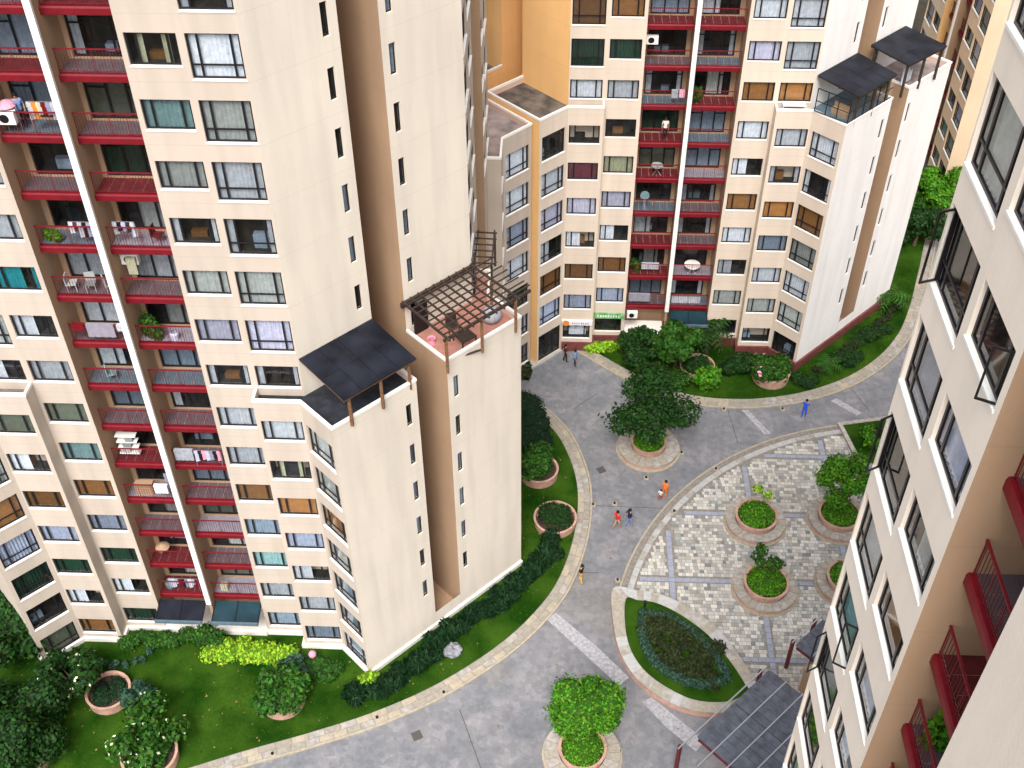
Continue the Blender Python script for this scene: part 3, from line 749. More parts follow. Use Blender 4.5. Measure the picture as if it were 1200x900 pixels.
def hedge(label, path, width, h, m, n, leaf, zg=.1, name='hedge', cat='hedge', asp=1.6, up=.4, droop=0., extra=None):
    SEED[0] += 1; rg = random.Random(SEED[0]); P = spline(path, .55); cl = []
    x0, y0 = P[0]
    for (x, y) in P:
        for _ in range(2):
            cl.append((x - x0 + rg.uniform(-.3, .3) * width, y - y0 + rg.uniform(-.3, .3) * width, h * rg.uniform(.35, .55), width * rg.uniform(.32, .48), width * rg.uniform(.32, .48), h * rg.uniform(.4, .6)))
    T = thing(name, label, cat, (x0, y0, zg))
    foliage(T, cl, n, leaf, m, 'foliage', .8, SEED[0], asp=asp, up=up, droop=droop)
    if extra: foliage(T, cl, extra[1], extra[2], extra[0], 'blossom', 0, SEED[0] + 5, shell=.95)
    return T
def palm(label, x, y, zg, r, m='leaf_mid', n=14, trunk=0., name='palm', cat='palm'):
    SEED[0] += 1; rg = random.Random(SEED[0]); T = thing(name, label, cat, (x, y, zg))
    if trunk:
        mb = MB(); mb.tube([(0, 0, -.1), (.05, 0, trunk)], [.16, .11], 8); mb.build('trunk', 'bark', T)
    for i in range(n):
        a = 6.283 * i / n + rg.uniform(-.2, .2); e = rg.uniform(.25, .9); L = r * rg.uniform(.8, 1.1); mb = MB(); prev = None
        for k in range(9):
            t = k / 8; rr = L * t * math.cos(e * (1 - t)); zz = trunk + L * (t * math.sin(e) * 1.1 - t * t * .75)
            p = Vector((math.cos(a) * rr, math.sin(a) * rr, zz)); nrm = Vector((-math.sin(a), math.cos(a), 0))
            if prev is not None:
                w = L * .26 * math.sin(math.pi * min(1, t * .95 + .08))
                for s in (-1, 1):
                    q = p + nrm * s * w - Vector((0, 0, w * .45)); mb.face([prev, prev.lerp(p, .6), q])
            prev = p
        mb.build('frond', m, T)
    return T

# planters
def planter(label, x, y, ring=2.0, pot=1.3, hb=.42, hp=.85, zg=0., fill='leaf_hedge', flabel='', dome=.55, n=2600):
    T = thing('planter', label, 'planter', (x, y, zg), 0, 'round planters with stone benches')
    mb = MB(); mb.lathe([(ring + .16, 0), (ring + .16, .07), (ring - .05, .07)]); mb.build('kerb_ring', 'kerb_cream', T)
    mb = MB(); mb.lathe([(ring - .02, .05), (ring - .02, hb - .09), (pot, hb - .09)]); mb.build('bench_wall', 'terracotta', T)
    k = 22
    for i in range(k):
        a0, a1 = 6.2832 * i / k, 6.2832 * (i + 1) / k - .012; q = 3
        o = [((ring + .03) * math.cos(a0 + (a1 - a0) * j / q), (ring + .03) * math.sin(a0 + (a1 - a0) * j / q)) for j in range(q + 1)]
        r2 = pot + .02; ii = [(r2 * math.cos(a0 + (a1 - a0) * j / q), r2 * math.sin(a0 + (a1 - a0) * j / q)) for j in range(q + 1)]
        mb = MB(); mb.prism(o + ii[::-1], hb - .10, hb + random.uniform(-.004, .006)); mb.build('bench_stone', random.choice(['stone_bench', 'stone_bench', 'stone_pale']), T)
    mb = MB(); mb.lathe([(pot - .04, 0), (pot - .02, hp - .10), (pot + .06, hp - .08), (pot + .06, hp), (pot - .10, hp), (pot - .12, hp - .14)]); mb.build('pot', 'terracotta', T, smooth=False)
    mb = MB(); mb.lathe([(pot - .1, hp - .13), (0.001, hp - .10)]); mb.build('soil', 'soil', T)
    b = thing('planter_shrub', flabel, 'shrub', (x, y, zg + hp - .12), 0, 'clipped shrubs filling the round planters')
    r = pot - .12; cl = [(0, 0, dome * .15, r * .98, r * .98, dome * .85)] + [(r * .5 * math.cos(a), r * .5 * math.sin(a), dome * .2, r * .5, r * .5, dome * .7) for a in range(6)]
    SEED[0] += 1; foliage(b, cl, n, .085, fill, 'foliage', .85, SEED[0], shell=.85)
    return T
planter('round bench planter in the middle of the road, under the big dark tree', 6.95, 57.75, 2.12, 1.2, flabel='bright clipped shrub at the foot of the big dark tree')
planter('round bench planter at the bottom edge of the photo, under the ball shaped tree', 2.2, 33.75, 2.1, 1.3, flabel='clipped shrub below the ball shaped tree nearest the camera')
planter('round bench planter on the mosaic plaza nearest the road, with a sprig rising from it', 13.77, 51.1, 1.95, 1.34, zg=.09, flabel='clipped round shrub with one thin sprig on the plaza')
planter('round bench planter on the plaza holding the bright leafy tree', 19.3, 51.45, 1.95, 1.34, zg=.09, flabel='clipped shrub at the foot of the bright leafy plaza tree')
planter('round bench planter on the plaza holding the thin sparse tree', 13.77, 45.6, 1.98, 1.36, zg=.09, flabel='clipped shrub at the foot of the thin sparse plaza tree')
planter('round bench planter half hidden behind the edge of the near tower', 19.0, 46.2, 1.9, 1.3, zg=.09, flabel='clipped shrub half hidden by the edge of the near tower')
tree('big dark spreading tree growing from the bench planter in the road', 6.95, 57.8, .8, 5.7, 2.75, 'leaf_dark', 8500, .165, 16, .16, .66, .2, spread=1.15)
tree('ball shaped dense green tree in the planter nearest the camera', 2.15, 34.3, .8, 5.3, 2.15, 'leaf_green', 18000, .125, 34, .11, .95, .8, spread=.85)
tree('bright leafy tree on the plaza beside the near tower', 19.5, 52.1, .8, 4.3, 1.9, 'leaf_green', 6000, .14, 12, .08, .8, .35)
tree('thin sparse young tree in the middle plaza planter', 13.7, 46.0, .8, 2.6, .95, 'leaf_mid', 420, .17, 7, .04, .8, 0, spread=1.2)
tree('single thin sprig in the plaza planter nearest the road', 14.2, 52.0, .8, 2.0, .8, 'leaf_lime', 150, .15, 5, .025, .7, 0, spread=1.2)

def pot(label, x, y, r, h, fill, flabel, fh=.9, spread=1.0, n=2600, leaf=.14, extra=None, zg=.1, kc=.75, open_=False):
    T = thing('garden_pot', label, 'garden pot', (x, y, zg), 0, 'terracotta ring pots on the lawns')
    mb = MB(); mb.lathe([(r - .05, -.1), (r, h - .08), (r + .03, h), (r - .12, h), (r - .15, h - .25)]); mb.build('rim', 'terracotta', T)
    mb = MB(); mb.lathe([(r - .13, h - .22), (.001, h - .18)]); mb.build('soil', 'soil', T)
    if fill: bush(flabel, x, y, zg + h - .25, r * spread, r * spread, fh, fill, n, leaf, 10, 'potted_bush', 'potted bush', extra=extra, kc=kc)
pot('ring pot on the kerb side lawn filled by a big round bush', -.75, 54.9, 1.35, .7, 'leaf_mid', 'big round bush overflowing its pot beside the central building corner', 1.9, 1.15, 4500, .15)
pot('ring pot with low dark planting between lawn kerb and building', .45, 50.6, 1.42, .6, 'leaf_dark', 'low dark planting with a pink flower in the kerb side pot', .7, .85, 2200, .1, extra=('flower_pink', 5, .22))
pot('open ring pot of dark planting alone on the lower left lawn', -25.4, 36.4, 1.28, .7, 'leaf_grassy', 'dark low planting inside the lone lawn pot', .35, .8, 1500, .1)
pot('ring pot under the leafy shrub near the lime hedge', -15.2, 36.5, 1.32, .7, 'leaf_mid', 'tall leafy shrub spilling over the pot near the lime hedge', 1.7, 1.2, 2800, .2, kc=.6)
pot('ring pot at the bottom left among white flowered branches', -21.9, 32.5, 1.55, .75, 'leaf_mid', 'white flowering shrub growing out of the bottom left pot', 1.2, 1.0, 1500, .2, extra=('flower_white', 50, .13), kc=.5)
pot('ring pot cut by the bottom left corner under dark tree', -29.2, 32.2, 1.7, .75, 'leaf_mid', 'leafy shrub in the corner pot at bottom left', 1.2, .9, 2200, .18)
pot('ring pot with pink flowers on the far lawn', 16.5, 65.5, 1.4, .8, 'leaf_mid', 'pink flowering shrub in the far lawn pot', 1.1, 1.1, 2200, .17, extra=('flower_pink', 26, .2), kc=.7)
pot('ring pot hidden in the far grove beside the lime bush', 11.0, 66.0, 1.3, .7, 'leaf_dark', 'dark shrub in the pot of the far grove', 1.0, .9, 1800, .15)

# trees and shrubs on the lawns
tree('dark dense tree beside the left tower wall at the left edge', -32.6, 39.6, .1, 4.8, 3.0, 'leaf_dark', 8000, .2, 16, .14, .8, .7)
tree('large dark tree filling the lower left corner', -29.6, 33.4, .1, 4.6, 3.3, 'leaf_dark', 15000, .17, 22, .14, .75, .6)
tree('pale flowered spreading tree near the lone lawn pot', -27.4, 36.6, .1, 3.0, 1.9, 'leaf_dark', 2200, .2, 12, .09, .6, .3, extra=('flower_white', 60, .13))
tree('loose white flowered tree over the bottom lawn', -22.4, 33.4, .1, 2.9, 2.1, 'leaf_mid', 1500, .2, 11, .07, .6, 0, extra=('flower_white', 70, .13), spread=1.15)
tree('small bluish shrub tree by the lawn pot', -23.4, 36.0, .1, 1.6, 1.1, 'leaf_blue', 900, .2, 8, .05, .7, .3)
hedge('clipped dark green hedge at the foot of the left tower', [(-25.6, 40.0), (-23.0, 40.3), (-20.4, 40.5)], 1.15, .8, 'leaf_mid', 5200, .12)
hedge('lime yellow hedge at the foot of the left tower', [(-19.9, 39.6), (-17.6, 39.5), (-15.4, 39.2)], 1.5, .9, 'leaf_lime', 6000, .13)
bush('dark leafy bush between clipped hedge and lime hedge', -20.3, 40.2, .1, 1.0, .8, 1.5, 'leaf_mid', 1600, .14)
hedge('curved low blue green hedge in front of the left bay windows', [(-29.0, 38.7), (-27.0, 38.5), (-25.0, 38.4), (-23.8, 39.4)], .5, .5, 'leaf_blue', 1800, .1)
bush('white flowered shrub below the left bay windows', -28.4, 38.0, .1, 1.2, .8, 1.1, 'leaf_dark', 1500, .15, extra=('flower_white', 60, .16))
bush('bluish bush beside the lime hedge', -15.0, 38.4, .1, 1.0, .9, 1.1, 'leaf_blue', 1500, .15)
bush('dark planting bed below the right bay windows', -13.4, 38.6, .1, 1.6, .9, .45, 'leaf_mid', 2200, .12)
bush('lime green bush at the sharp building corner', -10.4, 37.9, .1, .7, .6, .7, 'leaf_lime', 700, .14)
GR = dict(asp=4.5, up=-.1, droop=.5)
hedge('dark strappy border plants along the diagonal wall near the sharp corner', [(-11.2, 36.9), (-9.4, 37.6), (-7.6, 39.4), (-6.3, 41.0)], 1.35, .75, 'leaf_grassy', 8500, .10, name='border_planting', cat='border planting', **GR)
hedge('dark strappy border plants between the rock and the groove', [(-5.7, 41.7), (-4.2, 43.0), (-2.8, 44.3), (-1.2, 45.8)], 1.3, .75, 'leaf_grassy', 7500, .10, name='border_planting', cat='border planting', **GR)
hedge('dark strappy border plants round the right corner of the terrace block', [(-.9, 46.4), (.0, 47.6), (.2, 48.8)], 1.4, .8, 'leaf_grassy', 4500, .10, name='border_planting', cat='border planting', **GR)
hedge('dark low hedge on the narrow far end of the kerb side lawn', [(-1.2, 57.0), (-1.2, 58.6), (-1.6, 60.4), (-2.4, 61.8)], 2.2, .6, 'leaf_grassy', 7500, .10)
palm('small bright palm against the cream diagonal wall', -3.1, 44.4, .3, .9, 'leaf_green', 12)
palm('spiky plant among the dark border plants', -7.3, 39.6, .3, .75, 'leaf_green', 10, name='spiky_plant', cat='spiky plant')
hedge('low terracotta coloured planting under far white wall', [(20.3, 66.3), (23.0, 69.0), (25.6, 71.6), (28.0, 74.6)], .8, .45, 'leaf_olive', 2600, .12)
palm('large palm leaning on the far white wall', 27.0, 74.6, .1, 2.2, 'leaf_mid', 18, 1.0)
palm('broad leafed palm at the near end of the far white wall', 21.0, 66.6, .1, 1.5, 'leaf_mid', 14, .5)
palm('low palm between the two palms at the white wall', 23.8, 70.0, .1, 1.2, 'leaf_dark', 12, .3)
bush('rounded dark shrub in front of the far white wall', 22.6, 67.6, .1, 1.5, 1.0, .7, 'leaf_dark', 2600, .11)
bush('rounded dark shrub nearer the palm at the far white wall', 25.3, 70.6, .1, 1.5, 1.1, .8, 'leaf_dark', 2600, .11)
bush('dark shrub between the flowering pot and white wall', 19.0, 64.9, .1, 1.2, .8, .6, 'leaf_dark', 1600, .12)
tree('tall dark clipped tree beyond the end of the white wall', 30.9, 82.9, .1, 4.8, 2.1, 'leaf_dark', 7000, .2, 15, .14, 1.1, .75)
tree('light green tree in front of the distant orange tower', 33.5, 86.4, .1, 5.6, 2.2, 'leaf_green', 7000, .2, 12, .12, 1.1, .4)
tree('green bushy tree behind the dark clipped tree', 32.2, 87.2, .1, 3.6, 1.9, 'leaf_mid', 4200, .2, 12, .12, .9, .6)
bush('lime yellow bush beside the entrance step', 3.9, 68.2, .1, 1.5, .6, .8, 'leaf_lime', 1500, .2)
bush('lime green bush in front of the far grove', 11.7, 64.5, .1, 1.0, .9, 1.7, 'leaf_green', 1500, .2, kc=.6)
tree('dark tree on the left of the far grove', 6.4, 66.4, .1, 3.4, 1.6, 'leaf_dark', 4200, .18, 12, .1, .8, .6)
tree('dark tree in the middle of the far grove', 9.3, 66.3, .1, 4.0, 1.8, 'leaf_mid', 4600, .2, 12, .1, .8, .6)
palm('feathery dark palm standing in the far grove', 11.9, 68.2, .1, 2.6, 'leaf_dark', 20, 2.2)
bush('dark undergrowth below the far tower balconies', 6.6, 68.3, .1, 2.4, .7, .8, 'leaf_mid', 3000, .16)
bush('dark undergrowth below the far tower bay', 14.2, 66.3, .1, 1.8, 1.0, 1.3, 'leaf_dark', 3800, .16)
bush('dark undergrowth below the right windows of the far tower', 15.6, 67.0, .1, 2.6, .6, 1.0, 'leaf_dark', 2600, .16)
bush('dark shrub behind the big road tree', 8.8, 64.4, .1, 1.8, 1.0, 1.1, 'leaf_mid', 2800, .15)
bush('potted leafy plant beside the entrance step', -1.9, 64.9, .1, .45, .45, 1.3, 'leaf_olive', 380, .26, 6, 'potted_plant', 'potted plant')
# rock on the lawn
mb = MB(); nn, qq = 18, 10; rgx = random.Random(3)
for j in range(qq + 1):
    ph = math.pi * j / qq
    for i in range(nn):
        t = 6.2832 * i / nn; w = 1 + .12 * math.sin(3 * t + j) + .07 * math.sin(5 * t - 2 * j) + rgx.uniform(-.03, .03)
        mb.v.append((.62 * w * math.sin(ph) * math.cos(t), .48 * w * math.sin(ph) * math.sin(t), .34 * math.cos(ph) * w))
for j in range(qq):
    for i in range(nn):
        i2 = (i + 1) % nn; mb.f.append((j * nn + i, (j + 1) * nn + i, (j + 1) * nn + i2, j * nn + i2)); mb.m.append(0)
tag(mb.build('rock', 'rock', loc=(-5.6, 40.2, .3), rz=.5), 'grey boulder on the lawn beside the dark border plants', 'rock')

# leaf shaped raised bed
BI = [(4.95, 44.25), (5.7, 44.2), (6.9, 44.0), (8.4, 43.1), (9.9, 41.7), (11.0, 39.95), (11.7, 38.5), (11.85, 37.9), (10.7, 37.2), (9.0, 37.15), (7.6, 37.7), (6.1, 38.85), (5.2, 40.3), (4.85, 42.1)]
BO = [(4.15, 45.0), (5.6, 44.95), (7.1, 44.7), (8.9, 43.7), (10.5, 42.2), (11.65, 40.2), (12.35, 38.6), (12.6, 37.0), (10.8, 36.5), (9.0, 36.45), (7.25, 37.0), (5.6, 38.3), (4.6, 40.0), (4.15, 42.1)]
def cspl(P, step, n=90):
    pts = spline(P + [P[0]], .25); idx = np.linspace(0, len(pts) - 1, n + 1)[:-1]; return [pts[int(round(i))] for i in idx]
bi, bo = [], []
for a, b in ((BI, bi), (BO, bo)):
    for i in range(len(a)):
        p, q = a[i], a[(i + 1) % len(a)]
        pp, qq2 = a[i - 1], a[(i + 2) % len(a)]
        for k in range(6):
            t = k / 6; b.append(tuple(.5 * ((2 * p[j]) + (q[j] - pp[j]) * t + (2 * pp[j] - 5 * p[j] + 4 * q[j] - qq2[j]) * t * t + (3 * p[j] - pp[j] - 3 * q[j] + qq2[j]) * t ** 3) for j in (0, 1)))
bed = thing('raised_bed', 'leaf shaped raised bed with terracotta wall and pale cap in the corner of the plaza', 'planting bed')
mb = MB(); ribbon(mb, bo + bo[:1], offs(bo, -.3, True) + offs(bo, -.3, True)[:1], 0, .46, ends=False); mb.build('bed_wall', 'terracotta', bed)
for i in range(0, len(bo), 2):
    j = (i + 2) % len(bo); k = (i + 1) % len(bo)
    mb = MB(); mb.prism([bo[j], bo[k], bo[i], bi[i], bi[k], bi[j]][::-1], .44, .50 + random.uniform(-.004, .006)); mb.build('cap_stone', random.choice(['stone_bench', 'stone_white', 'stone_pale']), bed)
mb = MB(); mb.face([(x, y, .46) for x, y in bi]); struct(mb.build('bed_grass', 'grass', bed))
cx, cy = 8.2, 40.7
def inset(k): return [(cx + (x - cx) * k, cy + (y - cy) * k) for x, y in BI]
cl = []
for (x, y) in spline(inset(.69) + [inset(.69)[0]], .42): cl.append((x - cx, y - cy, .14, .33, .33, .28))
b = thing('shrub_ring', 'blue green shrubs ringing the inside of the leaf shaped bed', 'shrubs', (cx, cy, .46)); foliage(b, cl, 7500, .09, 'leaf_blue', 'foliage', .8, 901)
cl = [(random.uniform(-1, 1) * 2.6, 0, .3, .55, .5, .42) for _ in range(1)]
for _ in range(80):
    t = random.random(); u = random.uniform(-1, 1); ax = Vector((-2.2, 2.1)); bx = Vector((2.0, -2.1)); p = ax.lerp(bx, t) + Vector((.7, .7)) * u * 1.4 * math.sin(math.pi * (.12 + .76 * t))
    cl.append((p.x, p.y - .05, .14, .42, .42, .28))
b = thing('dark_planting', 'dark olive brown plants filling the middle of the leaf shaped bed', 'shrubs', (cx, cy, .42)); foliage(b, cl, 11000, .10, 'leaf_olive', 'foliage', .8, 902, asp=2.5)
# bed at the right edge of the plaza
c2 = [(20.75, 60.6), (24.5, 61.4), (27.5, 60.8), (26.5, 56.0), (21.6, 56.4)]
b2 = thing('raised_bed', 'grassy bed with pale kerb behind the bright leafy tree beside the near tower', 'planting bed')
mb = MB(); cc = c2[::-1]; ribbon(mb, offs(cc, -.02, True) + [offs(cc, -.02, True)[0]], offs(cc, .28, True) + [offs(cc, .28, True)[0]], 0, .32, ends=False)
mb.build('bed_kerb', 'stone_bench', b2)
mb = MB(); mb.face([(x, y, .26) for x, y in c2]); struct(mb.build('bed_grass', 'grass', b2))
bush('green shrubs filling the bed behind the plaza tree', 24.3, 58.9, .26, 2.0, 1.5, .7, 'leaf_green', 2600, .15)
bush('dark olive plant inside the bed behind the plaza tree', 23.9, 59.3, .5, .9, .7, .7, 'leaf_olive', 700, .18)

# grass blades
def blades(n, test, x0, x1, y0, y1, zg, size, name):
    rg = np.random.default_rng(5); X = rg.uniform(x0, x1, n * 3); Y = rg.uniform(y0, y1, n * 3); k = test(X, Y); X = X[k][:n]; Y = Y[k][:n]; n = len(X)
    a = rg.uniform(0, 6.28, n); s = size * rg.uniform(.6, 1.4, n); w = s * .22; L = rg.normal(size=(n, 2)) * s[:, None] * .45
    z0 = np.full(n, zg)
    V = np.stack([np.c_[X - np.cos(a) * w, Y - np.sin(a) * w, z0], np.c_[X + np.cos(a) * w, Y + np.sin(a) * w, z0], np.c_[X + L[:, 0], Y + L[:, 1], z0 + s * .8]], 1).reshape(-1, 3)
    i = np.arange(n) * 3; o = put(name, mesh_np(name, V, np.stack([i, i + 1, i + 2], 1), 'blade'))
    tag(o, 'short mown grass blades covering the ' + ('left' if x0 < -5 else 'far') + ' lawn', 'grass'); stuff(o)
def poly_test(P):
    P = np.array(P)
    def f(X, Y):
        r = np.zeros(len(X), bool); j = len(P) - 1
        for i in range(len(P)):
            c = ((P[i, 1] > Y) != (P[j, 1] > Y)) & (X < (P[j, 0] - P[i, 0]) * (Y - P[i, 1]) / (P[j, 1] - P[i, 1] + 1e-12) + P[i, 0]); r ^= c; j = i
        return r
    return f
blades(60000, poly_test(offs(OUT1s, 1.06) + [(-4.5, 63.4), (-60, 63.4)]), -34, 3, 28, 62, .09, .10, 'lawn_grass')
blades(30000, poly_test(offs(OUT2s, 1.06) + [(35, 100), (0, 100), (0, 72), (1.0, 68.9)]), 2, 34, 61, 90, .09, .12, 'lawn_grass')

# ------------------------------------------------------------------ roof terraces
def flat_roof(name, label, cat, P, z0, z1, matn, posts, pm, nx=3, ny=2, post_to=TOPZ - .4, loc=(0, 0, 0), glass=False):
    """P: four plan corners a,b (against the wall, height z0) c,d (outer, height z1)"""
    T = thing(name, label, cat, loc); a, b, c, d = [Vector(p) for p in P]
    def pt(u, v, off=0): p = a.lerp(b, u).lerp(d.lerp(c, u), v); return (p.x, p.y, z0 + (z1 - z0) * v + off)
    for i in range(nx):
        for j in range(ny):
            g = .002; u0, u1, v0, v1 = i / nx + g * (i > 0), (i + 1) / nx - g * (i < nx - 1), j / ny + g * (j > 0), (j + 1) / ny - g * (j < ny - 1)
            mb = MB(); q = [pt(u0, v0), pt(u1, v0), pt(u1, v1), pt(u0, v1)]; up = [(x, y, z + .035) for x, y, z in q]
            mb.face(up); mb.face(q[::-1])
            for k in range(4): l = (k + 1) % 4; mb.face([q[k], q[l], up[l], up[k]])
            mb.build('roof_panel', matn, T)
    for i in range(nx + 1):
        u = min(max(i / nx, .01), .99); mb = MB(); mb.bar(pt(u, .01, -.05), pt(u, .99, -.05), .06, .08); mb.build('rafter', pm, T)
    for v in (.02, .5, .97):
        mb = MB(); mb.bar(pt(0.01, v, -.13), pt(.99, v, -.13), .07, .07); mb.build('purlin', pm, T)
    for (u, v) in posts:
        p = pt(u, v); mb = MB(); mb.box(p[0] - .075, p[1] - .075, post_to, p[0] + .075, p[1] + .075, p[2] - .1); mb.build('post', pm, T)
    return T
OL = (-20.17, 41.2, 0); OF = (8.62, 69.15, .45)
flat_roof('terrace_canopy', 'dark blue sheet canopy on brown posts over the left tower terrace', 'canopy', [(8.02, -.06), (11.14, 3.08), (13.6, .62), (10.5, -2.45)], 22.75, 22.35, 'canopy_blue', [(.10, .93), (.52, .95), (.94, .9)], 'wood_post', 4, 2, loc=OL)
flat_roof('terrace_canopy', 'dark sheet roof over the glazed terrace room of the far tower', 'canopy', [(8.02, -.06), (11.14, 3.08), (13.35, .75), (10.35, -2.35)], 22.8, 22.5, 'canopy_blue', [(.06, .93), (.5, .95), (.95, .9)], 'wood_dark', 4, 2, loc=OF)
flat_roof('terrace_canopy', 'dark square canopy on posts at the outer terrace of the far tower', 'canopy', [(12.1, 3.9), (15.0, 6.8), (17.3, 4.3), (14.2, 1.5)], 22.95, 22.75, 'canopy_blue', [(.05, .93), (.5, .93), (.95, .93), (.05, .1)], 'wood_dark', 3, 3, loc=OF)
# glazed walls of the far terrace room
G = thing('terrace_glazing', 'dark framed glass walls enclosing the terrace room of the far tower', 'glazing', OF)
def glaz(a, b, n, z0=TOPZ + .1, z1=22.42):
    a = Vector(a); b = Vector(b)
    for i in range(n):
        p, q = a.lerp(b, i / n), a.lerp(b, (i + 1) / n)
        mb = MB(); mb.bar((*p, z0), (*p, z1), .06); mb.bar((*p, z0 + .03), (*q, z0 + .03), .05); mb.bar((*p, z1), (*q, z1), .05); mb.bar((*p, z0 + .75), (*q, z0 + .75), .04)
        f = mb.build('glazing_frame', 'frame_dark', G)
        mb = MB(); mb.face([(*p, z0), (*q, z0), (*q, z1), (*p, z1)]); mb.build('pane', 'window_glass', f)
glaz((8.0, -1.05), (9.8, -2.6), 3); glaz((9.85, -2.6), (13.3, .85), 6)
mb = MB(); mb.box(-.6, -.2, 0, .6, .2, .4); mb.box(-.6, .1, .4, .6, .2, .75); tag(mb.build('bench', 'plaster_tan', loc=(8.62 + 9.8, 69.15 - .6, .45 + TOPZ - .42), rz=-.8), 'tan bench inside the glazed terrace room', 'bench')
bush('plants at the open edge between the two far terraces', 8.62 + 13.2, 69.15 + 3.2, .45 + TOPZ - .4, .5, .4, 1.1, 'leaf_dark', 500, .16)
# washing line of white cloths on far outer terrace
mb = MB()
for i in range(3): mb.box(i * .42, 0, 0, i * .42 + .36, .05, 1.2 - .2 * i)
tag(mb.build('hanging_washing', 'cloth_white', loc=(8.62 + 14.3, 69.15 + 2.7, .45 + TOPZ), rz=.78), 'white washing hung under the square canopy of the far tower', 'washing')
# white table on the ledge of the far tower
mb = MB(); mb.box(0, 0, .62, 1.5, .6, .68); [mb.box(x, y, 0, x + .05, y + .05, .62) for x in (0, 1.45) for y in (0, .55)]
tag(mb.build('table', 'white_paint', loc=(8.62 + 6.0, 69.15 - .75, .45 + TOPZ - .4)), 'white slatted table on the narrow ledge of the far tower', 'table')

# pergola of the left tower
PG = thing('pergola', 'dark wooden pergola of crossed rafters over the terracotta terrace', 'pergola', OL)
pa, pb, pc, pd = Vector((12.5, 4.45)), Vector((15.75, 7.7)), Vector((18.3, 5.15)), Vector((15.0, 1.85))
def pq(u, v, z=22.65): p = pa.lerp(pb, u).lerp(pd.lerp(pc, u), v); return (p.x, p.y, z - .12 * v)
mb = MB(); mb.bar(pq(-.03, .02, 22.62), pq(1.0, .02, 22.62), .16, .30); mb.build('wall_beam', 'wood_dark', PG)
mb = MB(); mb.bar(pq(-.03, .97, 22.62), pq(1.22, .97, 22.62), .12, .16); mb.build('front_beam', 'wood_dark', PG)
for i in range(10):
    mb = MB(); mb.bar(pq(i / 9, 0, 22.78), pq(i / 9, 1.06, 22.78), .10 if i in (0, 9) else .06, .12); mb.build('rafter', 'wood_dark', PG)
for j in range(1, 9):
    mb = MB(); mb.bar(pq(-.02, j / 8.6, 22.86), pq(1.24, j / 8.6, 22.86), .055, .06); mb.build('batten', 'wood_dark', PG)
for u, v in ((.0, .97), (.5, .97), (1.0, .97), (1.0, .45)):
    p = pq(u, v); mb = MB(); mb.box(p[0] - .075, p[1] - .075, TOPZ - .4, p[0] + .075, p[1] + .075, 22.55); mb.build('post', 'wood_post', PG)
# ladder like continuation along the next facade
for i in range(6):
    y = 7.9 + i * .55; mb = MB(); mb.bar((15.85, y, 22.75), (17.0, y, 22.7), .05, .08); mb.build('rafter', 'wood_dark', PG)
for x in (15.95, 16.85):
    mb = MB(); mb.bar((x, 7.7, 22.62), (x, 11.0, 22.62), .08, .12); mb.build('side_beam', 'wood_dark', PG)
for p in ((16.85, 7.8), (16.85, 10.9)):
    mb = MB(); mb.box(p[0] - .06, p[1] - .06, TOPZ - .4, p[0] + .06, p[1] + .06, 22.55); mb.build('post', 'wood_dark', PG)
# things on the terracotta terrace
def at(o, x, y, z=0): return (o[0] + x, o[1] + y, o[2] + z)
mb = MB(); mb.box(-.45, -.45, .42, .45, .45, .47); [mb.box(x, y, 0, x + .06, y + .06, .42) for x in (-.45, .39) for y in (-.45, .39)]
tag(mb.build('low_table', 'wood_dark', loc=at(OL, 15.6, 4.4, TOPZ - .42), rz=.7), 'small dark low table on the terracotta terrace', 'table')
mb = MB(); mb.box(-.3, -.3, .38, .3, .3, .44); mb.box(-.3, .24, .44, .3, .3, .95); [mb.box(x, y, 0, x + .05, y + .05, .38) for x in (-.3, .25) for y in (-.3, .25)]
tag(mb.build('chair', 'wood_dark', loc=at(OL, 14.9, 5.3, TOPZ - .42), rz=.4), 'dark chair against the wall of the terracotta terrace', 'chair')
mb = MB(); mb.lathe([(.01, 0), (.5, .1), (.55, .4), (.35, .75), (.01, .85)], 14); tag(mb.build('covered_bundle', 'cloth_white', loc=at(OL, 16.9, 6.2, TOPZ - .42), smooth=True), 'white covered bundle under the pergola near the outer corner', 'bundle')
mb = MB(); mb.tube([(0, 0, 0.02), (.9, .5, .02)], .06, 6); tag(mb.build('plank', 'wood_dark', loc=at(OL, 15.6, 3.2, TOPZ - .38)), 'short dark stick lying on the terracotta tiles', 'stick')
mb = MB(); mb.lathe([(.2, 0), (.16, .3), (.22, .34)], 12); tag(mb.build('bucket', 'flower_pink', loc=at(OL, 13.9, 4.2, TOPZ - .42)), 'pink bucket by the terrace door', 'bucket')
TD = MB(); TD.box(0, -.06, 0, .9, .02, 1.9); tag(TD.build('terrace_door', 'frame_dark', loc=at(OL, 12.95, 4.83, TOPZ - .42), rz=math.pi / 4), 'dark glazed door opening on the terracotta terrace', 'door')
TD = MB(); TD.box(0, -.06, 0, 1.3, .02, 1.9); tag(TD.build('terrace_door', 'frame_dark', loc=at(OL, 15.83, 8.3, TOPZ - .42), rz=math.pi / 2), 'dark glazed door beneath the ladder like pergola end', 'door')

